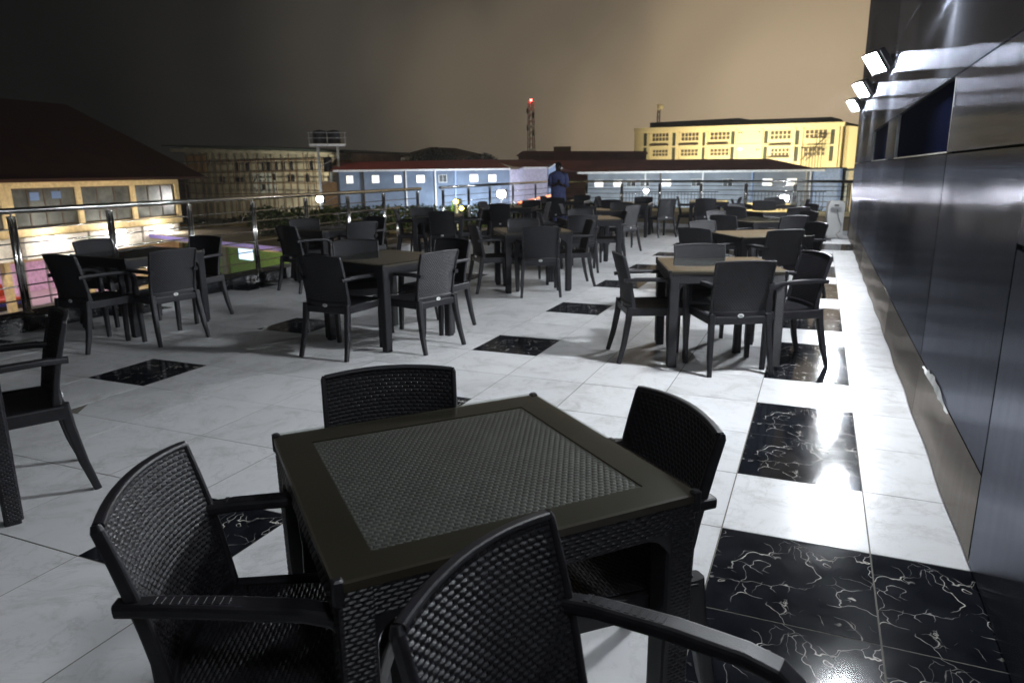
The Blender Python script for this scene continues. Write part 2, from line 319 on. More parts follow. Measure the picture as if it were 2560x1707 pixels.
def weave(surf, nu, nv, amp, double=None, holes=False, us=(0, .12, .44, .5, .62, .94), vs=(0, .34, .67)):
    """Woven relief. surf(u, v) -> point, normal on the unit square; nu cells across, nv rows. Returns verts, faces."""
    U = [(c + a) / nu for c in range(nu) for a in us] + [1.0]; Vv = [(c + a) / nv for c in range(nv) for a in vs] + [1.0]
    nU, nV = len(U), len(Vv); V = []
    sheets = (1,) if not double else (1, -1)
    for sh in sheets:
        for v in Vv:
            cv = v * nv; r = min(int(cv + 1e-6), nv - 1); fv = min(1, max(0, cv - r))
            for u in U:
                fu = (u * nu + .5 * (r % 2)) % 1.0
                h = (max(0, math.sin(math.pi * fu)) ** .6) * (max(0, math.sin(math.pi * fv)) ** .7) * amp
                if u in (0, 1.0): h = 0
                p, n = surf(u, v)
                off = (double / 2 + h) * sh if double else h
                V.append((p[0] + n[0] * off, p[1] + n[1] * off, p[2] + n[2] * off))
    F = []; L_ = len(us); K_ = len(vs); base = nU * nV
    for j in range(nV - 1):
        r = j // K_; fj = j % K_
        for i in range(nU - 1):
            fi = i % L_
            a, b, c, d = j * nU + i, j * nU + i + 1, (j + 1) * nU + i + 1, (j + 1) * nU + i
            edge = (L_ - 1) if r % 2 == 0 else (L_ // 2 - 1)
            if holes and double and fi == edge and fj == 1 and 2 < i < nU - 4 and 0 < r < nv - 1:
                for p, q in ((a, b), (b, c), (c, d), (d, a)): F.append((p, q, q + base, p + base))
                continue
            F.append((a, b, c, d))
            if double: F.append((base + d, base + c, base + b, base + a))
    return V, F

# ------------------------------------------------------------------ wicker chair
def make_chair():
    root = empty('wicker_chair')
    # backrest (front of the chair is +y)
    def back(u, v):
        s = (u - .5) * 2; z = .455 + .375 * v; w = .200 + .010 * v
        y = -.205 - .082 * v ** 1.4 + .030 * s * s
        z += .012 * v * (1 - s * s)
        return (s * w, y, z), (-.30 * s, 1, .2 * v)
    V, F = weave(back, 20, 31, .0036, double=.007, holes=True)
    b = MB(); b.add(V, F); b.build('backrest', 'wicker', root)
    def edge(s, v, dz=0):
        p, n = back(.5 + s / 2, v); return Vector((p[0], p[1], p[2] + dz))
    fr = MB()
    for sgn in (-1, 1):
        pts = [Vector((sgn * .205, -.205, .40))] + [edge(sgn, t) + Vector((sgn * .006, 0, 0)) for t in (0, .2, .4, .6, .8, 1.0)]
        pts.append(edge(sgn, 1.0) + Vector((sgn * .004, -.003, .012)))
        fr.sweep(pts, rr(.018, .030, .007), upv=(0, 1, 0), scales=[1.6, 1.4, 1, 1, 1, .95, .9, .6])
    fr.sweep([edge(s, 1.0, .007) for s in [x / 6 for x in range(-6, 7)]], rr(.024, .015, .006))
    fr.sweep([edge(s, 0.0, -.014) for s in [x / 6 for x in range(-6, 7)]], rr(.026, .062, .008))
    fr.build('back_frame', 'wicker', root)
    # seat
    V, F = weave(lambda u, v: (((u - .5) * .41, -.19 + .42 * v, .437 - .010 * math.sin(math.pi * u) * math.sin(math.pi * v)), (0, 0, 1)), 13, 42, .0028)
    MB().add(V, F).build('seat', 'wicker', root)
    sf = MB()
    sf.sweep([(-.225, -.20, .412), (-.24, .235, .412)], rr(.028, .066, .008)); sf.sweep([(.225, -.20, .412), (.24, .235, .412)], rr(.028, .066, .008))
    sf.sweep([(-.25, .235, .410), (0, .262, .410), (.25, .235, .410)], rr(.028, .070, .008)); sf.sweep([(-.22, -.205, .405), (.22, -.205, .405)], rr(.028, .060, .008))
    sf.box(-.215, .215, -.195, .235, .412, .424)
    sf.build('seat_frame', 'wicker', root)
    for sgn in (-1, 1):
        MB().sweep([(sgn * .210, -.200, .45), (sgn * .214, -.213, .33), (sgn * .225, -.245, .15), (sgn * .235, -.285, 0)], rr(.042, .046, .010), upv=(0, 1, 0), scales=[1.1, 1.05, .92, .74]).build('leg', 'wicker', root)
        MB().sweep([(sgn * .250, .222, .52), (sgn * .252, .232, .40), (sgn * .254, .238, .2), (sgn * .255, .245, 0)], rr(.046, .046, .010), upv=(0, 1, 0), scales=[1, 1, .9, .76]).build('leg', 'wicker', root)
        pts = [(sgn * .205, -.250, .655), (sgn * .222, -.15, .664), (sgn * .240, .0, .664), (sgn * .250, .13, .658), (sgn * .254, .185, .646), (sgn * .255, .215, .620), (sgn * .254, .224, .58), (sgn * .251, .223, .51)]
        a = MB(); pts3 = []
        for i, p in enumerate(pts): pts3.append(Vector(p))
        # a flat band that turns down into the front leg
        n = len(pts3); prof = rr(.052, .030, .009); VV = []
        for i, p in enumerate(pts3):
            t = (pts3[min(n - 1, i + 1)] - pts3[max(0, i - 1)]).normalized(); sd = Vector((1, 0, 0)); nn = sd.cross(t).normalized(); sc_ = [.75, .9, 1, 1, 1, 1, .95, .92][i]
            VV += [tuple(p + sd * (x * sc_) + nn * (y * (1 if i < 5 else 1.2))) for x, y in prof]
        m_ = len(prof)
        FF = [(i * m_ + j, i * m_ + (j + 1) % m_, (i + 1) * m_ + (j + 1) % m_, (i + 1) * m_ + j) for i in range(n - 1) for j in range(m_)] + [tuple(range(m_ - 1, -1, -1)), tuple(range((n - 1) * m_, n * m_))]
        a.add(VV, FF)
        # raised weave ribs across the armrest
        for k in range(11):
            y = -.185 + k * .0165; f = (y + .25) / .38; x = sgn * (.214 + .036 * min(1, f)); z = .6795 - (.004 if y > .09 else 0) - (.004 if y < -.17 else 0)
            a.rbox(x - .013, x + .013, y - .005, y + .005, z - .004, z + .0002, .0008)
        a.build('armrest', 'wicker', root)
    # oval badge on the lower back rail
    bd = MB(); n = 20
    for yy, s_ in ((-.2195, 1), (-.2235, .9)):
        bd.V += [((.024) * s_ * math.cos(2 * math.pi * j / n), yy, .441 + (.0145) * s_ * math.sin(2 * math.pi * j / n)) for j in range(n)]
    bd.F = [(j, (j + 1) % n, n + (j + 1) % n, n + j) for j in range(n)] + [tuple(range(n, 2 * n)), tuple(range(n - 1, -1, -1))]
    bo = bd.build('badge', 'badge', root)
    p = MB()
    for dx in (-.009, -.003, .003, .009): p.box(dx - .0018, dx + .0018, -.2246, -.2234, .437, .445)
    p.build('badge_print', 'badge_print', bo)
    return root

def make_table():
    S = .435; root = empty('wicker_table')
    MB().box(-S + .008, S - .008, -S + .008, S - .008, .7505, .7545).build('glass_top', 'glass', root)
    bd = MB(); I = .335
    bd.box(-S + .004, S - .004, -S + .004, -I, .728, .7462); bd.box(-S + .004, S - .004, I, S - .004, .728, .7462)
    bd.box(-S + .004, -I, -I, I, .728, .7462); bd.box(I, S - .004, -I, I, .728, .7462); bd.build('top_border', 'top', root)
    V, F = weave(lambda u, v: ((-I + 2 * I * u, -I + 2 * I * v, .7415), (0, 0, 1)), 38, 46, .0020, us=(0, .25, .5, .75))
    MB().add(V, F).build('woven_panel', 'topwick', root)
    A0 = -S + .075
    for k in range(4):
        a = k * math.pi / 2; c, s_ = math.cos(a), math.sin(a)
        def rot(p): return (p[0] * c - p[1] * s_, p[0] * s_ + p[1] * c, p[2])
        # apron with rounded brackets down to the legs
        rad = .085; zb = .655; P = [(A0, .727), (A0, zb - rad)]
        P += [(A0 + rad - rad * math.cos(R(t)), zb - rad + rad * math.sin(R(t))) for t in (15, 30, 45, 60, 75, 90)]
        P += [(-A0 - rad + rad * math.sin(R(t)), zb - rad + rad * math.cos(R(t))) for t in (0, 15, 30, 45, 60, 75)]
        P += [(-A0, zb - rad), (-A0, .727)]
        m = MB().prism(P, -S + .010, -S + .034); V, F = weave(lambda u, v: ((A0 + (-2 * A0) * u, -S + .0105, .658 + .069 * v), (0, -1, 0)), 27, 7, .0042, us=(0, .25, .5, .75))
        m.add(V, F); m.V = [rot(p) for p in m.V]; m.build('apron', 'wicker', root)
        lg = MB(); w = .078
        lg.sweep([(-S + .008 + w / 2, -S + .008 + w / 2, .727), (-S + .008 + w / 2, -S + .008 + w / 2, .4), (-S + .014 + w / 2, -S + .014 + w / 2, 0)], rr(w, w, .012), upv=(0, 1, 0), scales=[1, .98, .84])
        def face(o, d, nrm, z0=.02, z1=.725):
            return lambda u, v: ((o[0] + d[0] * u * (1 - .12 * (1 - v)) + nrm[0] * (.0005 - .006 * (1 - v)), o[1] + d[1] * u * (1 - .12 * (1 - v)) + nrm[1] * (.0005 - .006 * (1 - v)), z0 + (z1 - z0) * v), nrm)
        x0 = -S + .014
        V, F = weave(face((x0, -S + .008), (w - .012, 0), (0, -1, 0)), 3, 70, .0036, us=(0, .25, .5, .75)); lg.add(V, F)
        V, F = weave(face((-S + .008, x0), (0, w - .012), (-1, 0, 0)), 3, 70, .0036, us=(0, .25, .5, .75)); lg.add(V, F)
        lg.rbox(-S + .001, -S + .024, -S + .001, -S + .024, .70, .7562, .004)
        lg.V = [rot(p) for p in lg.V]; lg.build('leg', 'wicker', root)
    return root
PC = make_chair(); PT = make_table(); used = {'c': False, 't': False}
def place_table(x, y, rz, label):
    t = PT if not used['t'] else copy_tree(PT); used['t'] = True
    t.location = (x, y, .0005); t.rotation_euler = (0, 0, rz)
    tag(t, label, 'table', 'square wicker tables on the terrace'); return t
def place_chair(x, y, face_deg, label, tilt=0):
    """x, y: middle of the top of the backrest; face_deg: direction the chair faces"""
    c = PC if not used['c'] else copy_tree(PC); used['c'] = True
    f = R(face_deg); ox, oy = x + .285 * math.cos(f), y + .285 * math.sin(f)
    c.location = (ox, oy, .0005); c.rotation_euler = (0, 0, f - math.pi / 2)
    tag(c, label, 'chair', 'wicker armchairs around the tables'); return c

# ------------------------------------------------------------------ floor
TX, TY, XB, YB = .595, .6015, .30, 5.886
floor = MB().box(-7.45, .75, -2.0, 20.8, -.25, -.0012).build('floor', 'grout'); tag(floor, kind='structure')
cols = [(XB - .0, .655)] ; x = XB; cols_x = [(XB, .655), (XB - .57, XB)]
x = XB - .57
while x > -7.1:
    cols_x.append((max(x - TX, -7.12), x)); x -= TX
def row_of(j): return (YB - (j + 1) * TY, YB - j * TY)
def is_black(ci, j):
    if ci == 0: return (j - 5) % 21 in (0, 1)
    if ci == 1: return (j % 3) != 1
    k = ci - 2
    if k in (3, 7, 11): return j % 3 == 0
    return False
def far_edge(x): return 20.2 + (x + 7.3) / 7.94 * (17.6 - 20.2)
tiles = []
for ci, (x0, x1) in enumerate(cols_x):
    for j in range(-25, 10):
        y0, y1 = row_of(j); xc, yc = (x0 + x1) / 2, (y0 + y1) / 2
        ye = far_edge(xc)
        if y0 > ye - .1: continue
        tiles.append((x0, x1, y0, min(y1, ye), is_black(ci, j)))
def in_view(x, y):
    d = Vector((x, y, -CAM_H)); f = d.dot(fw)
    if f < .2: return False
    a, b = d.dot(rt) / f, d.dot(up) / f
    return abs(a) < .80 and abs(b) < .56
tiles.sort(key=lambda t: (0 if in_view((t[0] + t[1]) / 2, (t[2] + t[3]) / 2) else 100) + math.hypot((t[0] + t[1]) / 2, (t[2] + t[3]) / 2))
cache = {}
def tile_mesh(w, h, black):
    key = (round(w, 3), round(h, 3), black)
    if key not in cache:
        b = MB().box(-w / 2, w / 2, -h / 2, h / 2, -.012, 0)
        cache[key] = mesh_of('tile', b.V, b.F, 'black' if black else 'white')
    return cache[key]
far_w, far_b = MB(), MB(); gap = .003
for i, (x0, x1, y0, y1, bl) in enumerate(tiles):
    w, h = x1 - x0 - 2 * gap, y1 - y0 - 2 * gap
    if i < 290:
        o = bpy.data.objects.new('tile', tile_mesh(w, h, bl)); o.parent = floor
        o.location = ((x0 + x1) / 2, (y0 + y1) / 2, random.uniform(-.0004, .0004)); o.rotation_euler = (random.gauss(0, .0009), random.gauss(0, .0009), 0)
        if bl: o['label'] = 'black marble tile with white veins'
        COL.objects.link(o)
    else: (far_b if bl else far_w).box(x0 + gap, x1 - gap, y0 + gap, y1 - gap, -.012, 0)
for mbx, mm in ((far_w, 'white'), (far_b, 'black')):
    if mbx.V: tag(mbx.build('far_tiles', mm, floor), kind='stuff')

# low curb under the left railing, faced with dark stone strips
curb = MB().box(-7.46, -7.135, -2, 20.4, -.2, .138).build('curb_wall', 'grout')
tag(curb, 'low dark stone-faced curb under the left railing', 'curb')
y = -1.4; k = 0
while y < 19.9:
    wh = 8.0 < y < 8.6 or 13.6 < y < 14.3 or 10.9 < y < 11.4
    o = MB().rbox(-7.132, -7.115, y + .003, y + .597, .002, .137, .003).build('tile', 'white' if wh else 'black', curb)
    o2 = MB().rbox(-7.47, -7.112, y + .003, y + .597, .1395, .153, .003).build('tile', 'white' if wh else 'black', curb)
    y += .6
# far parapet
E0, E1 = Vector((-7.3, 20.2, 0)), Vector((.70, 17.58, 0)); ed = (E1 - E0).normalized(); ang = math.atan2(ed.y, ed.x); EL = (E1 - E0).length
fp = empty('parapet', E0, ang); tag(fp, 'low far parapet with a pale lit coping below the railing', 'parapet')
MB().box(-.15, EL, 0, .22, -.2, .40).build('wall', 'stain', fp); MB().rbox(-.18, EL + .02, -.04, .26, .402, .50, .01).build('coping', 'cream', fp)
MB().box(0, EL, -.03, -.003, .0, .09).build('skirting', 'white', fp)

# ------------------------------------------------------------------ railings
def railing(name, label, posts, z0, ztop, bars, along):
    root = empty(name, posts[0]); tag(root, label, 'railing', 'steel railings round the terrace')
    P = [Vector(p) - Vector(posts[0]) for p in posts]; d = (P[-1] - P[0]).normalized()
    for p in P:
        m = MB()
        for s_ in (-.022, .022): m.tube([p + d * s_ + Vector((0, 0, z0)), p + d * s_ + Vector((0, 0, ztop - .055))], .0185, 12)
        m.cyl(p.x, p.y, z0, z0 + .012, .058, .05, 18); m.tube([p + Vector((0, 0, ztop - .06)), p + Vector((0, 0, ztop - .02))], .009, 8)
        m.box(p.x - .03, p.x + .03, p.y - .03, p.y + .03, ztop - .062, ztop - .052)
        m.build('post', 'steel', root, True)
    e = d * .12
    MB().tube([P[0] - e + Vector((0, 0, ztop)), P[-1] + e + Vector((0, 0, ztop))], .030, 16).build('handrail', 'steel', root, True)
    for z in bars: MB().tube([P[0] + Vector((0, 0, z)), P[-1] + Vector((0, 0, z))], .0075, 8).build('bar', 'steel', root, True)
    return root
BARS = [.29, .43, .57, .71, .85, .99]
railing('railing', 'long steel railing along the left side above the courtyard', [(-7.3, yy, 0) for yy in (-1.0, .1, 1.2, 2.35, 3.45, 4.54, 5.61, 6.72, 7.83, 8.97, 10.05, 11.14, 12.35)], .153, 1.17, BARS, 1)
railing('railing', 'steel railing on the left side beyond the gap for the stairs', [(-7.3, yy, 0) for yy in (13.4, 14.6, 15.75, 17.17, 18.78, 20.1)], .153, 1.17, BARS, 1)
nr = 7
railing('railing', 'steel railing along the far edge behind the back tables', [tuple(E0 + ed * (EL - .12) * i / nr + Vector((0, .10, 0))) for i in range(nr + 1)], .50, 1.17, [.60, .72, .84, .96, 1.06], 0)
railing('railing', 'lower steel railing of the stair landing outside the left gap', [(-8.9, 11.9, -.35), (-8.9, 13.0, -.35), (-8.9, 14.1, -.35)], 0, 1.05, [.35, .7], 0)
ld = MB().box(-9.1, -7.47, 11.6, 14.4, -.6, -.35).build('landing', 'conc'); tag(ld, 'grey stair landing outside the gap in the railing', 'landing')

# ------------------------------------------------------------------ clad wall on the right
wall = empty('clad_wall', (0, 0, 0)); tag(wall, 'tall dark metal-panelled building wall with two long slot openings', 'wall')
XW = .64; YF = 17.45
MB().box(XW + .16, 4.0, -3, YF - .02, -3.5, 9).build('wall_core', 'dark', wall)
def panel(y0, y1, z0, z1, bulge=.002, name='panel', wave=None):
    ny, nz = 12, 12; rp_ = random.Random(int(y0 * 100) + int(z0 * 1000)); ph = rp_.uniform(0, 6); tilt = rp_.gauss(0, .0012); tz = rp_.gauss(0, .0015)
    g_ = .0055; V, F = [], []
    for s_ in (0, 1):
        for j in range(nz + 1):
            for i in range(ny + 1):
                u, v = i / ny, j / nz; yy = y0 + g_ + (y1 - y0 - 2 * g_) * u; zz = z0 + g_ + (z1 - z0 - 2 * g_) * v
                b_ = bulge * math.sin(math.pi * u) * math.sin(math.pi * min(1, v + .05)) + tilt * (u - .5) * (y1 - y0) + tz * (v - .5) * (z1 - z0)
                if wave: b_ += wave * (1 - v) * (.5 + .5 * math.sin(yy * 2 * math.pi / 1.15 + .6))
                V.append((XW - b_ + s_ * .018, yy, zz))
    n1 = (ny + 1) * (nz + 1)
    for j in range(nz):
        for i in range(ny):
            a = j * (ny + 1) + i; F += [(a, a + ny + 1, a + ny + 2, a + 1), (n1 + a, n1 + a + 1, n1 + a + ny + 2, n1 + a + ny + 1)]
    def side(q):
        k = len(V); V.extend([V[t] for t in q]); F.append((k, k + 1, k + 2, k + 3))
    for i in range(ny): side((i, i + 1, n1 + i + 1, n1 + i)); side((nz * (ny + 1) + i, n1 + nz * (ny + 1) + i, n1 + nz * (ny + 1) + i + 1, nz * (ny + 1) + i + 1))
    for j in range(nz):
        a = j * (ny + 1); side((a, n1 + a, n1 + a + ny + 1, a + ny + 1)); side((a + ny, a + 2 * ny + 1, n1 + a + 2 * ny + 1, n1 + a + ny))
    o = bpy.data.objects.new(name, mesh_of(name, V, F, 'panel_warm' if z1 < .4 else 'panel', True)); return link(o, wall)
low = [-1.5, .7, 2.93, 4.75, 6.95, 9.2, 11.45, 13.7, 15.6, YF]
for a, b_ in zip(low, low[1:]):
    if b_ <= 2.93: panel(a, b_, .005, 1.215); panel(a, b_, 1.225, 1.56)
    else: panel(a, b_, .005, .37, .002, wave=.011); panel(a, b_, .37, 1.56, .0025)
for a, b_ in ((-1.5, .7), (.7, 2.93), (2.93, 4.77), (8.1, 9.15), (11.7, 13.7), (13.7, 15.6), (15.6, YF)): panel(a, b_, 1.56, 1.975, .002)
hi = [-1.5, .7, 2.9, 5.04, 7.2, 9.3, 11.6, 13.7, 15.6, YF]
for z0, z1 in ((1.975, 2.80), (2.80, 4.0), (4.0, 5.2), (5.2, 6.4), (6.4, 7.6), (7.6, 8.9)):
    for a, b_ in zip(hi, hi[1:]): panel(a, b_, z0, z1, .003)
for a, b_ in ((4.77, 8.1), (9.15, 11.7)):
    f = MB().box(XW + .030, XW + .036, a, b_, 1.56, 1.975).build('window', 'navy', wall)
    m = MB(); m.box(XW + .002, XW + .029, a, b_, 1.562, 1.570); m.box(XW + .002, XW + .029, b_ - .010, b_ - .002, 1.572, 1.97); m.box(XW + .002, XW + .029, a + .002, a + .010, 1.572, 1.97); m.build('frame', 'galv', f)
# torn silver flashing where one panel has lifted
V = []; rn = random.Random(3)
for i in range(15):
    yy = 3.65 + i * .062; V += [(XW - .012 - rn.uniform(0, .012), yy, .372), (XW - .006 - rn.uniform(0, .006), yy, .372 + .035 * math.sin(math.pi * i / 14) * rn.uniform(.4, 1.3) + .004)]
MB().add(V, [(2 * i, 2 * i + 2, 2 * i + 3, 2 * i + 1) for i in range(14)]).build('flashing', 'trim', wall)
# end face of the wall
for z0, z1 in ((0.0, 1.56), (1.56, 2.8), (2.8, 4.0), (4.0, 5.2), (5.2, 6.4), (6.4, 7.6), (7.6, 8.9)): MB().box(XW + .02, 4.0, YF - .018, YF + .0, z0 + .004, z1 - .004).build('panel', 'panel', wall)

def floodlight(y, z=2.65, x=.50, lm='e_lamp', yaw=12):
    r = empty('floodlight', (x, y, z)); r.rotation_euler = (0, 0, R(yaw))
    a = R(35)
    b = MB().rbox(-.035, .035, -.175, .175, -.125, .125, .008)
    b.V = [(p[0] * math.cos(a) - p[2] * math.sin(a), p[1], p[0] * math.sin(a) + p[2] * math.cos(a)) for p in b.V]
    body = b.build('housing', 'dark', r)
    e = MB().box(-.040, -.037, -.165, .165, -.118, .118)
    e.V = [(p[0] * math.cos(a) - p[2] * math.sin(a), p[1], p[0] * math.sin(a) + p[2] * math.cos(a)) for p in e.V]
    e.build('lamp', lm, r)
    k = MB()
    for q in ((-.175, -.168, -.125, .125), (.168, .175, -.125, .125), (-.175, .175, .120, .127)):
        hb_ = MB().box(-.075, -.036, *q); k.add([(p[0] * math.cos(a) - p[2] * math.sin(a), p[1], p[0] * math.sin(a) + p[2] * math.cos(a)) for p in hb_.V], hb_.F)
    k.tube([(.02, -.10, 0), (.13, -.10, .02)], .01, 8); k.tube([(.02, .10, 0), (.13, .10, .02)], .01, 8); k.box(.120, .132, -.12, .12, -.03, .06); k.build('bracket', 'dark', r)
    return r
for y_, l in ((.1, 'white floodlight on the wall just behind the camera'), (3.0, 'white floodlight on the wall nearest the camera, above the foreground table'), (5.25, 'white floodlight high on the wall above the near slot opening'), (9.4, 'white floodlight on the wall, upper of the two seen glaring'), (12.5, 'white floodlight on the wall, lower and farther of the two seen glaring'), (15.6, 'extra white floodlight added at the far end of the metal wall')):  # last one is added to brighten the cooler and far floor
    tag(floodlight(y_, lm='e_lamp_dim' if y_ < 4 else 'e_lamp', yaw=22), l, 'floodlight', 'floodlights along the metal wall')

# ------------------------------------------------------------------ tables and chairs
tabs = [
 # name phrase, x, y, angle, [(x, y, facing, where)]
 ('foreground table', -.81, 1.55, .846, [(-1.30, 1.96, -55, 'far-left side'), (-.30, 1.93, 221, 'right side beside the shiny tiles'), (-1.35, 1.00, 27, 'left side, seen from its outer back'), (-.51, .99, -11, 'near side, turned toward the wall')]),
 ('first table along the wall past the foreground', -.71, 5.824, .321, [(-1.46, 5.50, 26, 'left side with arms in profile'), (-.43, 5.26, 117, 'near side, back to the camera'), (-.94, 6.38, -70, 'far side, facing the camera'), (.04, 5.98, 209, 'right side on the black tiles')]),
 ('centre-left table with the clear woven chair backs', -3.565, 5.446, 1.2988, [(-3.66, 4.57, 88, 'near-left side, back to the camera'), (-2.86, 5.20, 164, 'near-right side with pale badge'), (-4.20, 5.86, -50, 'far-left side, facing the camera'), (-3.30, 6.25, -102, 'far-right side, mostly hidden')]),
 ('middle table in the centre of the terrace', -3.389, 8.57, .596, [(-4.00, 8.02, 42, 'left side in profile'), (-2.99, 7.86, 115, 'near side, square back to the camera'), (-3.75, 9.15, -60, 'far side, facing the camera'), (-2.74, 9.10, 209, 'right side seen from behind')]),
 ('table against the left railing over the bright courtyard', -6.22, 5.04, -.1, [(-5.92, 3.99, 86, 'near side, leftmost'), (-6.98, 5.10, 2, 'railing side'), (-5.25, 4.62, 168, 'right side with pale badge'), (-6.08, 5.80, -88, 'far side')]),
 ('second table along the left railing', -6.3, 8.26, -.349, [(-6.22, 7.18, 75, 'near side'), (-6.90, 8.40, -36, 'railing side'), (-5.62, 8.05, 150, 'right side'), (-6.12, 9.10, -98, 'far side')]),
 ('third table along the left railing near the gap', -6.15, 11.09, .471, [(-5.80, 10.55, 109, 'near side, back to the camera'), (-6.75, 11.55, -50, 'far-left side'), (-5.55, 11.65, 212, 'far-right side'), (-6.80, 10.70, 27, 'left side')]),
 ('table just behind the middle table', -3.35, 10.95, .52, [(-3.15, 10.00, 115, 'near side'), (-2.78, 11.10, 203, 'right side'), (-3.72, 11.65, -62, 'far side'), (-4.15, 10.75, 28, 'left side')]),
 ('table two rows behind the middle table', -3.85, 13.35, .3, [(-3.10, 12.95, 155, 'right side'), (-3.95, 12.60, 95, 'near side'), (-3.65, 14.15, -80, 'far side'), (-4.65, 13.25, 10, 'left side')]),
 ('back table right of the standing man', -3.95, 16.2, .1, [(-3.05, 15.95, 135, 'near-right side'), (-4.75, 16.2, 4, 'left side'), (-3.85, 17.05, -90, 'far side'), (-4.2, 15.35, 92, 'near side')]),
 ('back table before the middle of the far railing', -2.35, 17.1, .15, [(-1.62, 17.0, 178, 'right side'), (-3.10, 17.15, 8, 'left side'), (-2.3, 16.25, 95, 'near side')]),
 ('second table along the wall past the foreground', -.61, 8.75, .56, [(-1.27, 8.08, 62, 'near-left side'), (-1.36, 9.25, -38, 'far-left side, facing the camera'), (-.28, 8.08, 127, 'near-right side, back to the camera'), (.02, 9.30, 213, 'far-right side')]),
 ('third table along the wall past the foreground', -.75, 11.15, .66, [(-1.24, 10.40, 60, 'near-left side'), (-1.50, 11.55, -34, 'far-left side'), (-.27, 10.48, 130, 'near-right side'), (-.10, 11.70, 215, 'far-right side')]),
 ('fourth table along the wall past the foreground', -.75, 13.5, .6, [(-1.33, 12.75, 58, 'near-left side'), (-1.45, 13.95, -36, 'far-left side'), (-.28, 12.75, 132, 'near-right side'), (-.08, 13.95, 208, 'far-right side')]),
 ('last table along the wall near the air cooler', -.95, 15.95, .3, [(-1.0, 15.15, 95, 'near side'), (-1.72, 15.9, 5, 'left side'), (-.18, 16.0, 185, 'right side'), (-.9, 16.8, -86, 'far side')]),
 ('back table at the left under the blue building lights', -5.95, 14.1, .2, [(-5.95, 13.25, 95, 'near side'), (-6.75, 14.1, 0, 'railing side'), (-5.15, 14.05, 185, 'right side'), (-5.9, 14.95, -86, 'far side')]),
 ('back table beside the standing man', -5.75, 17.2, .1, [(-5.05, 17.35, 182, 'right side'), (-6.5, 17.2, 0, 'left side'), (-5.7, 18.05, -90, 'far side'), (-5.85, 16.35, 95, 'near side')]),
]
for ph, x, y, a, chs in tabs:
    place_table(x, y, a, 'square wicker table, ' + ph)
    for cx, cy, f, wh in chs:
        short = ph.replace('past the foreground', '').replace(' with the clear woven chair backs', '').strip()
        lab = 'dark wicker armchair at the ' + short + ', ' + wh
        w_ = lab.split()
        if len(w_) > 16: lab = ' '.join(w_).replace('dark wicker armchair', 'armchair').replace(', seen from its outer back', '').replace(' in the centre of the terrace', '').replace(', square back to the camera', '').replace(' over the bright courtyard', '').replace(' under the blue building lights', '').replace(', back to the camera', '')
        place_chair(cx, cy, f, lab)
# lone chair at the left edge of the picture and the corner of the table it belongs to
place_table(-3.70, 1.60, R(-28), 'square wicker table mostly outside the left edge of the picture')
place_chair(-3.36, 2.26, -118, 'dark wicker armchair cut by the left edge of the picture, facing left')

# ------------------------------------------------------------------ air cooler at the end of the wall
ac_ = empty('air_cooler', (.33, 16.75, 0), R(8)); tag(ac_, 'white portable air cooler standing by the far end of the wall', 'air cooler')
m = MB(); pro = [(.15, .03), (.165, .12), (.155, .30), (.165, .50), (.165, .66), (.145, .75), (.11, .79)]
P = [(x_, z_) for x_, z_ in pro] + [(-x_, z_) for x_, z_ in reversed(pro)]
m.prism(P, -.13, .15); m.build('body', 'cooler', ac_)
MB().rbox(-.14, .14, -.11, .13, 0, .03, .006).build('base', 'cooler', ac_)
m = MB(); [m.box(-.11, .11, -.137, -.131, .56 + i * .022, .568 + i * .022) for i in range(5)]; m.build('air_vent', 'galv', ac_)
MB().rbox(-.045, .045, -.138, -.131, .69, .715, .003).build('control_panel', 'dark', ac_)
MB().tube([(.02, -.14, .62), (.05, -.15, .45), (.12, -.15, .30), (.10, -.17, .16), (.03, -.16, .10), (.10, -.2, .012), (.25, -.25, .012), (.29, -.2, .03)], .006, 6).build('cable', 'dark', ac_)

# ------------------------------------------------------------------ the standing man
def skin_mesh(name, verts, edges, radii, m, parent=None, root_i=0, sub=2, loc=(0, 0, 0)):
    me = bpy.data.meshes.new(name); me.from_pydata(verts, edges, []); o = bpy.data.objects.new(name, me); COL.objects.link(o)
    me.materials.append(MT[m]); sk = o.modifiers.new('s', 'SKIN'); sk.use_smooth_shade = True
    for i, r in enumerate(radii): me.skin_vertices[0].data[i].radius = (r, r) if not isinstance(r, tuple) else r
    for i in range(len(verts)): me.skin_vertices[0].data[i].use_root = (i == root_i)
    ss = o.modifiers.new('b', 'SUBSURF'); ss.levels = sub; ss.render_levels = sub
    dg = bpy.context.evaluated_depsgraph_get(); dg.update(); ev = o.evaluated_get(dg); me2 = bpy.data.meshes.new_from_object(ev)
    o.modifiers.clear(); o.data = me2; me2.polygons.foreach_set('use_smooth', [True] * len(me2.polygons))
    if parent is not None: o.parent = parent
    return o
man = empty('person', (-6.62, 18.75, 0), R(-68)); tag(man, 'man in a loose blue tunic and trousers standing at the railing looking at a phone', 'person')
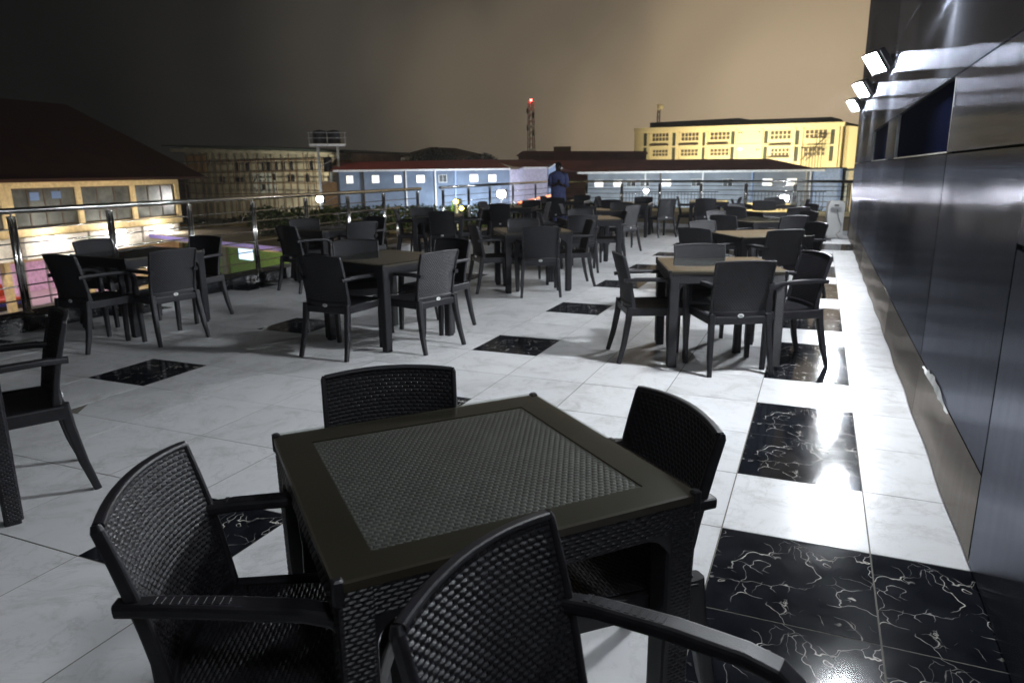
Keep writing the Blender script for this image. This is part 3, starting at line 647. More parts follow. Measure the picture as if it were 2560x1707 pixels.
# local: faces +x
vs = [(0, 0, .93), (0, 0, 1.10), (.0, 0, 1.28), (.0, 0, 1.40), (.01, 0, 1.47), (.035, 0, 1.55), (.045, 0, 1.62),
      (0, .17, 1.39), (-.01, .225, 1.22), (.03, .235, 1.08), (.17, .11, 1.09), (.235, .05, 1.13),
      (0, -.17, 1.39), (-.01, -.225, 1.22), (.03, -.235, 1.08), (.17, -.11, 1.09), (.235, -.05, 1.13),
      (0, .09, .88), (.01, .105, .48), (-.02, .11, .09), (.10, .125, .035), (.16, .13, .03),
      (0, -.09, .88), (.01, -.105, .48), (-.02, -.11, .09), (.10, -.125, .035), (.16, -.13, .03)]
es = [(0, 1), (1, 2), (2, 3), (3, 4), (4, 5), (5, 6), (3, 7), (7, 8), (8, 9), (9, 10), (10, 11), (3, 12), (12, 13), (13, 14), (14, 15), (15, 16),
      (0, 17), (17, 18), (18, 19), (19, 20), (20, 21), (0, 22), (22, 23), (23, 24), (24, 25), (25, 26)]
rd = [(.12, .15), (.10, .135), (.11, .15), (.10, .14), .055, (.088, .072), (.075, .065), .06, .048, .042, .032, .035, .06, .048, .042, .032, .035, .085, .062, .045, .04, .03, .085, .062, .045, .04, .03]
body = skin_mesh('body', vs, es, rd, 'skin', man)
for s_ in (-1, 1):
    for k in range(4):
        y0 = s_ * .05 + (k - 1.5) * .018 * s_; z0 = 1.135 + (k - 1.5) * .004
        skin_mesh('finger', [(.235, y0, z0), (.275, y0 - s_ * .008, z0 + .008), (.292, y0 - s_ * .028, z0 + .022), (.285, y0 - s_ * .040, z0 + .034)], [(0, 1), (1, 2), (2, 3)], [.010, .009, .008, .007], 'skin', man, sub=1)
    skin_mesh('thumb', [(.225, s_ * .055, 1.15), (.25, s_ * .045, 1.178), (.27, s_ * .025, 1.186)], [(0, 1), (1, 2)], [.012, .010, .008], 'skin', man, sub=1)
hd = MB().ball((.035, 0, 1.615), .098, 16, 10, (1.02, .83, 1.0)); hd.V = [v if not (v[0] > .05 and v[2] < 1.63) else (.048, v[1], 1.635) for v in hd.V]; hd.build('hair', 'hair', man, True)
f_ = MB(); f_.ball((.138, 0, 1.578), .016, 8, 6, (1, .8, 1.4)); [f_.ball((.045, s_ * .078, 1.585), .022, 8, 6, (.6, .35, 1)) for s_ in (-1, 1)]; f_.build('face_features', 'skin', man, True)
ey = MB(); [ey.ball((.122, s_ * .030, 1.60), .010, 8, 6) for s_ in (-1, 1)]; ey.build('eyes', 'trim', man, True)
def loft(rings, n=20):
    m = MB()
    for (cx, cy, z, rx, ry) in rings: m.V += [(cx + rx * math.cos(2 * math.pi * j / n), cy + ry * math.sin(2 * math.pi * j / n) * (1 + .04 * math.sin(5 * 2 * math.pi * j / n)), z) for j in range(n)]
    for i in range(len(rings) - 1): m.F += [(i * n + j, i * n + (j + 1) % n, (i + 1) * n + (j + 1) % n, (i + 1) * n + j) for j in range(n)]
    m.F.append(tuple(range((len(rings) - 1) * n, len(rings) * n))); return m
loft([(.0, 0, .62, .15, .215), (.0, 0, .75, .155, .21), (.0, 0, .95, .15, .195), (0, 0, 1.12, .14, .19), (0, 0, 1.28, .14, .20), (0, 0, 1.38, .12, .205), (.005, 0, 1.435, .085, .13), (.01, 0, 1.465, .055, .065)]).build('tunic', 'cloth', man, True)
for s_ in (-1, 1):
    sl = MB(); sl.tube([(0, s_ * .15, 1.395), (-.005, s_ * .19, 1.33), (-.008, s_ * .225, 1.22), (.025, s_ * .236, 1.09), (.085, s_ * .185, 1.08)], .078, 12, [.95, 1, .92, .85, .80]); sl.build('sleeve', 'cloth', man, True)
    loft([(-.015, s_ * .108, .10, .062, .062), (-.005, s_ * .108, .25, .075, .072), (0, s_ * .103, .5, .088, .085), (0, s_ * .095, .8, .10, .095)]).build('trouser_leg', 'cloth', man, True)
    MB().ball((.055, s_ * .122, .035), .06, 12, 8, (2.1, .8, .6)).build('shoe', 'dark', man, True)
ph = MB().rbox(-.005, .005, -.036, .036, -.07, .07, .003).build('phone', 'dark', None)
ph.matrix_world = Matrix.Translation(man.location) @ Matrix.Rotation(R(-68), 4, 'Z') @ Matrix.Translation((.275, 0, 1.19)) @ Matrix.Rotation(R(35), 4, 'Y')
tag(ph, 'dark phone held in both hands by the standing man', 'phone')

# ------------------------------------------------------------------ ground, courtyard
g_ = MB().box(-700, 700, -60, 1200, -4.0, -3.62).build('ground', 'ground'); tag(g_, kind='structure')
cy_ = MB().box(-34, -7.6, -4, 34, -3.62, -3.60).build('courtyard', 'paving'); tag(cy_, kind='structure')
MB().box(-7.6, .8, -3, 20.7, -4.0, -.26).build('terrace_base', 'stain'); tag(bpy.data.objects['terrace_base'], 'building block that carries the terrace', 'building')

# ------------------------------------------------------------------ restaurant building on the left
b1 = empty('restaurant_building', (-27.03, 16.7, 0), R(95.1)); tag(b1, 'cream two-storey restaurant with dark hipped roof and brightly lit ground floor', 'building')
GZ = -3.60
m = MB()
m.box(-7, 8.47, 0, .30, 1.08, 1.40)                      # head above windows
for a, b_ in ((-7, -6.0), (-3.3, -3.0), (-.14, .30), (2.98, 3.20), (5.68, 5.90), (8.24, 8.47)): m.box(a, b_, 0, .30, -.36, 1.08)
m.box(-7, 8.47, 0, .30, -.70, -.36); m.box(8.27, 8.47, .30, 11, -3.6, 1.40); m.box(-7, 8.27, 2.9, 3.1, -.70, 1.4)
m.build('wall', 'cream', b1)
MB().box(-7, 8.27, .3, 2.9, -.72, -.60).build('floor_slab', 'cream', b1)
MB().box(-7, 8.27, .3, 2.9, 1.25, 1.38).build('ceiling', 'cream', b1)
for (a, b_, nm_) in ((-6.0, -3.3, 4), (-3.0, -.14, 4), (.30, 2.98, 4), (3.20, 5.68, 3), (5.90, 8.24, 3)):
    f = MB(); f.box(a, b_, .10, .16, 1.02, 1.08); f.box(a, b_, .10, .16, -.36, -.30); st = (b_ - a) / nm_
    for i in range(nm_ + 1): f.box(a + i * st - .03, a + i * st + .03, .09, .15, -.30, 1.02)
    fo = f.build('window', 'frame', b1)
    for i in range(nm_): MB().box(a + i * st + .03, a + (i + 1) * st - .03, .115, .125, -.30, 1.02).build('pane', 'glasswin' if 'glasswin' in MT else 'greypane', fo)
for a in (3.4, 3.9, 4.9): MB().sweep([(a + .1 * i, 1.0 + .05 * (i % 2), 1.0) for i in range(5)] , rr(.04, .02, .005)).build('curtain_rail', 'curtain', b1)
refl = MB().rbox(1.05, 1.42, .085, .098, .62, .92, .003).build('screen_reflection', 'e_reflection', b1)  # glowing plates before the panes stand in for reflected light
refl2 = MB().rbox(1.95, 2.35, .085, .098, .66, .94, .003).build('screen_reflection', 'e_reflection', b1)
# ground floor: lintel bands, lit recess, glazed front and pink room
m = MB()
for a, b_ in ((-7, -.25), (.28, 2.98), (3.10, 5.70), (5.84, 7.9)): m.box(a, b_, -.25, -.003, -1.50, -.70)
m.build('lintel', 'trim', b1)
MB().box(-7, 8.27, 1.2, 1.4, -1.75, -.72).build('upper_front', 'cream', b1)
for a in (-6.2, -3.4, -.45, 2.95, 5.70, 8.05): MB().box(a, a + .22, -.002, .22, -3.6, -.702).build('pillar', 'cream', b1)
MB().box(-7, 8.27, .22, 1.2, -.80, -.724).build('porch_ceiling', 'trim', b1)
for i, a in enumerate((-4.6, -1.8, 1.35, 4.15, 6.75)):
    MB().rbox(a - .16, a + .16, -.80, -.66, -.80, -.72, .01).build('porch_lamp', 'e_soft', b1)
m = MB()
for a in [-7 + .92 * i for i in range(17)]: m.box(a - .03, a + .03, 1.25, 1.33, -3.6, -1.75)
m.box(-7, 8.27, 1.25, 1.33, -3.6, -3.5); m.build('shopfront_frame', 'galv', b1)
MB().box(-7, 8.27, 5.4, 5.6, -3.6, -.72).build('back_wall', 'interior', b1); MB().box(-7, 8.27, 1.4, 5.4, -1.55, -1.45).build('inner_ceiling', 'interior', b1)
for a in (-4.5, -1.5, 1.2, 4.2, 6.8): MB().box(a - .6, a + .6, 3.0, 3.25, -1.60, -1.56).build('ceiling_light', 'e_pink', b1)
MB().rbox(6.25, 6.85, -.31, -.255, -1.22, -1.08, .01).build('red_sign', 'redpaint', b1)
MB().rbox(2.95, 3.55, 1.13, 1.19, -2.2, -1.55, .01).build('poster', 'e_screen', b1)
MB().rbox(.9, 2.0, -.31, -.255, -1.30, -1.10, .01).build('white_sign', 'e_signw', b1)
ro = MB(); ro.add([(-9, -.9, 1.40), (9.35, -.9, 1.40), (9.35, 11, 1.40), (-9, 11, 1.40), (-9, 5, 4.76), (7.45, 5, 4.76)], [(0, 1, 5, 4), (1, 2, 5), (2, 3, 4, 5), (3, 2, 1, 0), (0, 4, 3)])
ro.build('roof', 'maroon', b1)
MB().box(-9, 9.38, -.95, -.88, 1.30, 1.42).build('fascia', 'maroon', b1)
m = MB(); m.box(-9, 9.35, -.88, 0.0, 1.395, 1.398); m.build('soffit', 'maroon', b1)
# furniture glimpsed in the lit ground floor
def small_chair(name, col, x, y, z, rz, label, cat, group, sc_=1.0):
    r = empty(name, (x, y, z), rz); tag(r, label, cat, group)
    MB().rbox(-.23, .23, -.22, .22, .42, .48, .02).build('seat', col, r); bk = MB().sweep([(0, .20, .46), (0, .26, .95)], rr(.44, .05, .02), upv=(0, 1, 0)); bk.build('backrest', col, r)
    for sx in (-1, 1):
        for sy in (-1, 1): MB().tube([(sx * .19, sy * .18, .42), (sx * .22, sy * .21, 0)], .018, 8).build('leg', 'frame' if col != 'plastic' else 'plastic', r)
    return r
b1m = b1.matrix_basis if False else Matrix.Translation((-27.03, 16.7, 0)) @ Matrix.Rotation(R(95.1), 4, 'Z')
def L1(x, y, z=GZ): return b1m @ Vector((x, y, z))
for k, (x_, y_, lb) in enumerate(((.2, 2.2, 'orange upholstered chair in the pink-lit room, behind the near bench'), (1.0, 2.4, 'orange upholstered chair in the pink-lit room, right one'), (-1.6, 2.3, 'orange upholstered chair at the left edge of the pink-lit room'))):
    p = L1(x_, y_); small_chair('dining_chair', 'orange', p.x, p.y, p.z, R(60 + 30 * k), lb, 'chair', 'orange chairs indoors')
p = L1(.5, 1.8); bn = empty('bench', p, R(95.1)); tag(bn, 'orange and blue bench in the pink-lit room', 'bench'); MB().rbox(-.8, .8, -.25, .25, .35, .48, .03).build('seat', 'orange', bn); MB().rbox(-.8, .8, -.26, .26, .24, .345, .02).build('seat_base', 'blue_fab', bn); MB().box(-.7, .7, -.2, .2, 0, .24).build('plinth', 'frame', bn)
for k, (tx_, ty_) in enumerate(((-19.6, 14.6), (-22.5, 19.0))):
    r = empty('cafe_table', (tx_, ty_, GZ), .3 * k); tag(r, ('cream cafe table in the bright courtyard, nearer the left edge', 'cream cafe table in the courtyard, behind the railing posts')[k], 'table', 'cream courtyard tables')
    MB().rbox(-.45, .45, -.45, .45, .70, .74, .01).build('tabletop', 'plastic', r)
    for sx in (-1, 1):
        for sy in (-1, 1): MB().tube([(sx * .38, sy * .38, .7), (sx * .38, sy * .38, 0)], .03, 8).build('leg', 'plastic', r)
    for j, aa in enumerate((0, 90, 180, 270)):
        small_chair('cafe_chair', 'plastic', tx_ + .8 * math.cos(R(aa - 90)), ty_ + .8 * math.sin(R(aa - 90)), GZ, R(aa + 180), 'cream plastic chair at the ' + ('left-edge', 'farther')[k] + ' courtyard table, ' + ('near', 'right', 'far', 'left')[j] + ' side', 'chair', 'cream courtyard chairs')

# ------------------------------------------------------------------ green pavilion
pv = empty('pavilion', (-27.0, 24.4, 0), R(-15.8)); tag(pv, 'open pavilion with artificial-grass wall and violet lit roof edge', 'pavilion')
MB().box(.0, 14.5, 0, .2, GZ, -1.25).build('grass_wall', 'grasswall', pv); MB().box(3.36, 3.75, -.12, -.002, GZ, -1.25).build('pillar', 'roof_dark', pv)
MB().box(-.9, 15, -1.6, 3.0, -1.22, -1.05).build('roof', 'conc', pv); MB().box(-.9, 15, -1.64, -1.602, -1.20, -1.06).build('led_strip', 'e_strip', pv); MB().box(-.9, 15, -1.63, -1.56, -1.26, -1.225).build('edge_trim', 'conc', pv)
MB().rbox(4.75, 5.75, -.10, -.02, -2.0, -1.42, .01).build('screen', 'e_screen', pv)
MB().box(.5, 5.2, -1.2, -1.14, -1.25, -1.23).build('ceiling_lamp', emit('pavilion_lamp', (.9, 1.0, .75), 3), pv)
pm = Matrix.Translation((-27.0, 24.4, 0)) @ Matrix.Rotation(R(-15.8), 4, 'Z')
for k, (x_, y_) in enumerate(((2.6, -1.2), (5.0, -1.0), (6.2, -1.1))):
    p = pm @ Vector((x_, y_, GZ)); r = empty('tub_chair', p, k * .8); tag(r, ('pale tub chair left of the dark pillar in the green pavilion', 'pale tub chair under the screen in the green pavilion', 'pale tub chair right of the screen in the green pavilion')[k], 'chair', 'pale tub chairs in the pavilion')
    m = MB().cyl(0, 0, .05, .42, .38, .40, 18); m.build('seat', 'plastic', r)
    b = MB(); b.sweep([(.36 * math.cos(R(t)), .36 * math.sin(R(t)), .55) for t in range(-20, 201, 20)], rr(.09, .36, .03)); b.build('backrest', 'plastic', r)
p = pm @ Vector((5.3, -.9, GZ)); r = empty('side_table', p); tag(r, 'small table with blue top under the pavilion screen', 'table'); MB().cyl(.3, 0, .5, .54, .3).build('tabletop', 'blue_fab', r); MB().cyl(.3, 0, 0, .5, .04).build('leg', 'galv', r)
pe = MB(); rn = random.Random(5)
for i in range(500):
    q = pm @ Vector((rn.uniform(.5, 8), rn.uniform(-3.2, -.2), GZ + .02)); pe.ball(q, rn.uniform(.05, .13), 6, 4, (1, 1, .7))
tag(pe.build('pebbles', 'pebble'), 'white pebbles on the pavilion floor', kind='stuff')
# leaf builder
def leaf_blades(root, n, h, w, spread, m='leaf2', seed=1):
    rn = random.Random(seed)
    for i in range(n):
        a = rn.uniform(0, 2 * math.pi); l = h * rn.uniform(.7, 1.1); s_ = spread * rn.uniform(.4, 1)
        pts = [Vector((math.cos(a) * s_ * t ** 1.5, math.sin(a) * s_ * t ** 1.5, l * (t - .35 * t * t * (s_ / spread)))) for t in (0, .25, .5, .75, 1)]
        b = MB().sweep(pts, [(-w / 2, 0), (0, .006), (w / 2, 0), (0, -.006)], scales=[.5, 1, 1, .7, .1]); b.build('leaf', m, root)
for k, (x_, y_, h_, lb, z_) in enumerate(((-19.3, 19.5, 1.5, 'bright green spiky plant in the courtyard beside the pavilion', GZ),)):
    r = empty('yucca_plant', (x_, y_, z_)); tag(r, lb, 'plant'); leaf_blades(r, 16, h_, .10, .75, seed=k)
    MB().cyl(0, 0, 0, .4, .22, .28).build('pot', 'conc', r)
# beds of plants outside the terrace
def plant(x, y, z, h, lab, seed, grp='potted plants outside the railing'):
    r = empty('potted_plant', (x, y, z)); tag(r, lab, 'plant', grp); leaf_blades(r, 14, h, .055, .35, seed=seed); MB().cyl(0, 0, -.35, .02, .14, .18).build('pot', 'conc', r)
bed = MB().box(-3.4, .9, 20.8, 21.6, -4, -.25).build('planter_wall', 'stain'); tag(bed, 'planter ledge beyond the far railing', 'planter')
for k, x_ in enumerate((-2.6, -1.95, -1.55, -1.15, -.55, -.05)): plant(x_, 21.2, .1, .62 - .05 * (k % 3), 'green strappy plant beyond the far railing, number %s from the left' % ('one two three four five six'.split()[k]), 20 + k)
bed2 = MB().box(-15.5, -9.4, 19.5, 22.0, -4, -.6).build('planter_wall', 'stain'); tag(bed2, 'raised garden bed below the left railing', 'planter')

# ------------------------------------------------------------------ bushes, hedge, trees
def foliage_mesh(name, blobs, nleaf, size, seed, m):
    rn = random.Random(seed); V = []; F = []
    for i in range(nleaf):
        c, r = rn.choice(blobs); d = Vector((rn.gauss(0, 1), rn.gauss(0, 1), rn.gauss(0, 1))).normalized() * (rn.random() ** .33)
        p = Vector(c) + Vector((d.x * r[0], d.y * r[1], d.z * r[2])); s_ = size * rn.uniform(.6, 1.4)
        a = Vector((rn.gauss(0, 1), rn.gauss(0, 1), rn.gauss(0, 1))).normalized(); b = a.cross(Vector((rn.gauss(0, 1), rn.gauss(0, 1), rn.gauss(0, 1)))).normalized()
        n = len(V); V += [p - a * s_, p + b * s_ * .5, p + a * s_, p - b * s_ * .5]; F.append((n, n + 1, n + 2, n + 3))
    return mesh_of(name, [tuple(v) for v in V], F, m)
tree_meshes = []
for sd in range(3):
    rn = random.Random(sd + 40); blobs = [((rn.uniform(-2, 2), rn.uniform(-1.5, 1.5), 5.3 + rn.uniform(-1.2, 1.5)), (rn.uniform(1.0, 1.8), rn.uniform(1, 1.6), rn.uniform(.7, 1.2))) for _ in range(10)]
    tree_meshes.append(foliage_mesh('crown', blobs, 4200, .16, sd, 'leaf'))
tr_m = MB(); tr_m.tube([(0, 0, 0), (.05, 0, 2.5), (0, .1, 5)], .22, 8, [1, .75, .4]); tr_m.tube([(.03, 0, 2.6), (.9, .2, 4.6)], .11, 6, [1, .4]); tr_m.tube([(.03, 0, 3), (-1.0, -.2, 4.9)], .10, 6, [1, .4])
trunk_me = mesh_of('trunk', tr_m.V, tr_m.F, 'bark', True)
def tree(x, y, z, s_, k, label, rz=0, sz=1.0):
    r = empty('tree', (x, y, z), rz); r.scale = (s_, s_, s_ * sz); tag(r, label, 'tree', 'dark trees behind the blue building')
    for nm_, me in (('crown', tree_meshes[k % 3]), ('trunk', trunk_me)): link(bpy.data.objects.new(nm_, me), r)
tl = Vector((-52.29, 73.25, 0)); td = (Vector((-37.57, 81.78, 0)) - tl).normalized()
names = ['leftmost dark tree behind the red roof', 'dark low tree second from the left behind the red roof', 'dark tree under the tan roof', 'tall round dark tree at the middle of the row', 'round dark tree right of the tallest one', 'small round dark tree right of the middle', 'rightmost dark tree tapering down to the red roof']
for k, (s_, h_) in enumerate(((2.2, 3.3), (5.2, 3.2), (7.8, 3.5), (10.2, 4.1), (12.0, 3.8), (13.4, 3.6), (15.2, 3.4))):
    p = tl + td * s_; tree(p.x, p.y, -3.6, (h_ + 3.6) / 7.6, k, names[k] , rz=k * 1.3)
bl = [((-1.2, 0, .9), (1.3, 1, .9)), ((.3, 0, 1.2), (1.3, 1, 1.1)), ((1.5, 0, .8), (1.1, .9, .8))]
bush_me = foliage_mesh('foliage', bl, 2600, .10, 77, 'leaf')
for k, (x_, y_, s_, lb) in enumerate(((-46, 33, 1.25, 'dark bush behind the stained wall, left of the slope'), (-42, 36, 1.35, 'wide dark bush behind the stained wall'), (-36, 39, 1.3, 'dark bush nearest the glaring street flood'), (-31.5, 41.5, 1.2, 'dark bush right of the glaring street flood'), (-40, 30, 1.0, 'small bush against the restaurant corner'), (-13.5, 20.6, 1.0, 'bush in the raised garden bed, left'), (-11.0, 21.0, .9, 'bush in the raised garden bed, right'))):
    r = empty('bush', (x_, y_, -3.6 if k < 5 else -2.7), k * .7); r.scale = (s_,) * 3; tag(r, lb, 'bush', 'dark bushes between the buildings'); link(bpy.data.objects.new('foliage', bush_me), r)
hedge_me = foliage_mesh('hedge', [((x_, 0, .5), (.9, .55, .62)) for x_ in np.arange(-8, 8.1, .8)], 16000, .075, 5, simple('hedge_leaf', (.035, .06, .02), .6, var=.5, scale=2))
hg = link(bpy.data.objects.new('hedge', hedge_me)); hg.location = (-14.2, 27.3, -.95); hg.rotation_euler = (0, 0, R(27)); tag(hg, 'clipped green hedge in front of the blue building', 'hedge')
hb = MB().box(-8.2, 8.2, -.5, .5, -3, -.02).build('hedge_bank', 'ground'); hb.location = (-14.2, 27.3, -.95); hb.rotation_euler = (0, 0, R(27)); tag(hb, 'earth bank under the hedge', 'bank')
for k, (x_, y_) in enumerate(((-12.0, 22.6), (-10.2, 20.2), (-8.9, 19.2))): plant(x_, y_, -.2, .75, 'bright green leafy plant in the raised garden bed, ' + ('left', 'middle', 'right')[k] + ' one', 60 + k, 'plants in the raised garden bed')
# perimeter wall with stains
pw = MB().box(0, 34, 0, .25, -3.6, -1.25).build('perimeter_wall', 'stain'); pw.location = (-40, 25.5, 0); pw.rotation_euler = (0, 0, R(33)); tag(pw, 'stained old perimeter wall beyond the courtyard', 'wall')

# ------------------------------------------------------------------ unfinished building with scaffolding
k2 = 1.3
def z2(z): return 1.495 + k2 * (z - 1.495)
b2 = empty('unfinished_building', (-72.4, 65.3, 0), R(-3.9)); tag(b2, 'unfinished concrete building with sloping roof slab, greenish in the lamplight', 'building')
m = MB(); m.prism([(1.6, -3.6), (27.0, -3.6), (27.0, z2(3.05)), (1.6, z2(3.95))], .3, 9); m.build('wall', 'conc', b2)
MB().prism([(.1, z2(4.18)), (.1, z2(4.05)), (11.5, z2(3.62)), (27.6, z2(3.0)), (27.6, z2(3.16)), (12.5, z2(3.86))], -1.6, 10).build('roof', 'roof_dark', b2)
MB().prism([(1.0, z2(3.85)), (1.0, z2(3.55)), (27.2, z2(2.86)), (27.2, z2(3.0))], -1.2, -.9).build('roof_beam', 'conc', b2)
MB().box(12.4, 16.2, .2, .299, z2(-.2), z2(1.56)).build('whitewashed_bay', 'conc_w', b2)
MB().box(25.0, 27.0, .15, .299, z2(.2), z2(2.6)).build('orange_bay', 'orange_wall', b2); MB().box(1.7, 5.2, .15, .299, z2(1.7), z2(3.2)).build('orange_bay', 'orange_wall', b2)  # right bay: orange lamplight put into the wall colour
for z_ in (2.58, 1.65, .70): MB().box(1.6, 27, .05, .298, z2(z_) - .10, z2(z_) + .10).build('floor_slab', 'conc', b2)
for s_ in (8.4, 9.6, 11.6, 12.2, 13.1, 14.0, 14.9, 17.2, 19.2): MB().box(s_ * 1.25 - .12, s_ * 1.25 + .12, .06, .297, z2(1.7), z2(2.5)).build('window', 'dark', b2)
for s_, z_, w_ in ((8.1, .92, .45), (14.2, 1.08, .40), (12.3, 1.2, .15), (16.0, 1.1, .15), (11.0, .4, .2), (18.5, 1.0, .3), (6.0, 1.0, .2)): MB().box(s_ * 1.3 - w_, s_ * 1.3 + w_, .06, .296, z2(z_ - .27), z2(z_ + .27)).build('window', 'dark', b2)
rn = random.Random(8)
spk = MB()
for i in range(26):
    a, z_ = rn.uniform(12.5, 16.1), z2(rn.uniform(-.1, 1.4)); spk.box(a - .07, a + .07, .17, .198, z_ - .08, z_ + .08)
spk.build('putlog_holes', 'dark', b2); b2.children[-1]['kind'] = 'stuff'
sf = empty('scaffold', (-72.4, 65.3, 0), R(-3.9)); tag(sf, 'timber pole scaffold against the unfinished building', 'scaffold')
for i in range(26):
    a = 3.0 + i * .93 + rn.uniform(-.15, .15); MB().tube([(a, -1.3, -3.6), (a + rn.uniform(-.15, .15), -1.3, z2(2.9) + rn.uniform(-.3, .3))], .055, 6).build('pole', 'timber', sf)
for z_ in (2.55, 1.62, .68, -.2): MB().tube([(2, -1.36, z2(z_ + .12)), (9, -1.38, z2(z_)), (17, -1.35, z2(z_ + .06)), (26.5, -1.36, z2(z_ - .03))], .065, 6).build('pole', 'timber', sf)

# ------------------------------------------------------------------ water tank tower
tt = empty('water_tower', (-45.4, 59.8, 0), R(37)); tag(tt, 'steel tower carrying two black water tanks on a platform', 'water tower')
ZP = 4.05
for sx in (-.95, .95):
    for sy in (-.95, .95): MB().box(sx - .11, sx + .11, sy - .11, sy + .11, -3.6, ZP).build('leg', 'galv', tt)
m = MB()
for z_ in (-1.5, .3, 2.1): 
    for s_ in (-1, 1): m.tube([(-.95, s_ * .95, z_), (.95, s_ * .95, z_ + .9)], .05, 6); m.tube([(s_ * .95, -.95, z_ + .9), (s_ * .95, .95, z_)], .05, 6)
m.build('bracing', 'galv', tt)
MB().rbox(-1.75, 1.75, -1.5, 1.5, ZP, ZP + .22, .04).build('platform', 'trim', tt)
m = MB()
for z_ in (.75, 1.25): m.tube([(-1.85, -1.5, ZP + z_), (1.85, -1.5, ZP + z_)], .03, 6)
for x_ in (-1.7, 0, 1.7): m.tube([(x_, -1.5, ZP), (x_, -1.5, ZP + 1.25)], .03, 6)
m.build('guard_rail', 'galv', tt)
for x_ in (-.70, .70):
    t_ = MB(); 
    for i in range(5): t_.cyl(x_, 0, ZP + .22 + i * .24, ZP + .22 + i * .24 + .20, .68, .68, 24); t_.cyl(x_, 0, ZP + .42 + i * .24, ZP + .46 + i * .24, .65, .65, 24)
    t_.cyl(x_, 0, ZP + 1.42, ZP + 1.56, .68, .30, 24); t_.build('tank', 'tank', tt)
MB().cyl(-.1, 0, 1.6, 3.0, .42).build('lower_tank', 'tank', tt); MB().box(-.9, .9, -.9, .9, -3.6, .6).build('pump_room', 'orange_wall', tt)

# ------------------------------------------------------------------ street floods and other lamps
def street_flood(x, y, z, label, sc_=.32, zb=-3.6, m='e_flood'):
    r = empty('street_lamp', (x, y, zb)); tag(r, label, 'lamp', 'bright lamps beyond the terrace'); h = z - zb
    MB().tube([(0, 0, 0), (0, 0, h - .1)], .06, 8, [1.2, .8]).build('pole', 'galv', r)
    MB().rbox(-sc_ * 1.1, sc_ * 1.1, .02, .20, h - sc_ * .9, h + sc_ * .9, .03).build('housing', 'dark', r)
    MB().ball((0, -.05, h), sc_ * .85, 14, 10, (1, .35, .75)).build('lamp', m, r, True); return r
street_flood(-36.4, 46.5, -.50, 'glaring white floodlight before the water tower')
street_flood(-24.0, 54.0, -.35, 'glaring white floodlight at the middle of the blue building', .42)
street_flood(-13.4, 60.0, -.3, 'white floodlight before the pale blue building, behind the man', .22)
street_flood(-2.4, 57.0, -.75, 'glaring white floodlight near the right end of the blue building', .36)
street_flood(-10.9, 21.3, .30, 'small yellow globe lamp in the garden bed', .10, -.6, 'e_yel')
street_flood(-12.2, 23.4, .42, 'yellow globe lamp in front of the hedge', .12, -.6, 'e_yel')

# ------------------------------------------------------------------ blue profiled-sheet buildings with red roofs
b3 = empty('blue_building', (-42.75, 57.9, 0), R(43.2)); tag(b3, 'long blue sheet-metal building with dark red roof and small lit windows', 'building')
MB().box(-.1, 17.4, 0, 9, -3.6, 1.66).build('wall', 'blue', b3)
MB().add([(-.7, -.5, 1.72), (17.3, -.5, 1.72), (17.3, 5, 2.75), (.8, 5, 2.55), (17.3, 10, 1.7), (-.7, 10, 1.7)], [(0, 1, 2, 3), (3, 2, 4, 5), (0, 3, 5), (1, 4, 2)]).build('roof', 'red_roof', b3)
MB().rbox(-.7, 17.3, -.62, -.48, 1.58, 1.76, .02).build('gutter', 'trim', b3)
for s_, zc, w_, lit in ((.9, .85, .30, 1), (3.4, .85, .33, 1), (5.6, .82, .33, 1), (7.9, .80, .38, 1), (10.2, .80, .38, 0), (13.5, .80, .40, 1), (15.5, .76, .38, 1)):
    f = MB(); f.box(s_ - w_ - .05, s_ + w_ + .05, -.05, -.002, zc - .39, zc + .39); fo = f.build('window', 'trim', b3)
    MB().box(s_ - w_, s_ - .02, -.064, -.053, zc - .34, zc + .34).build('pane', 'e_win' if lit else 'greypane', fo); MB().box(s_ + .02, s_ + w_, -.064, -.053, zc - .34, zc + .34).build('pane', 'e_winw' if lit else 'greypane', fo)
for s_, c_ in ((6.4, 'trim'), (9.4, 'trim'), (11.5, 'skyblue'), (2.2, 'frame')): MB().rbox(s_ - .07, s_ + .07, -.16, -.01, -3.6, 1.58, .02).build('downpipe', c_, b3)
pj = MB(); pj.box(18.4, 21.0, -1.8, 0, -3.6, 1.75); pj.build('lilac_porch', 'lilac', b3)
MB().prism([(21.0, -3.6), (22.4, -3.6), (22.4, 1.70), (21.7, 2.05), (21.0, 1.70)], -2.0, 0).build('gable_bay', 'skyblue', b3)
MB().sweep([(20.9, -2.05, 1.66), (21.7, -2.05, 2.08), (22.5, -2.05, 1.66)], rr(.14, .14, .02)).build('gable_trim', 'trim', b3)
MB().rbox(18.2, 21.0, -1.95, -1.8, 1.66, 1.84, .02).build('gutter', 'trim', b3); MB().box(17.4, 18.4, -.4, 0, -3.6, 1.62).build('side_wall', 'lilac', b3)
MB().add([(17.2, -1.9, 1.86), (21.0, -1.9, 1.86), (22.4, -1.5, 1.86), (22.4, 6, 2.7), (17.2, 6, 2.7)], [(0, 1, 2, 3, 4)]).build('porch_roof', 'brown_roof', b3)
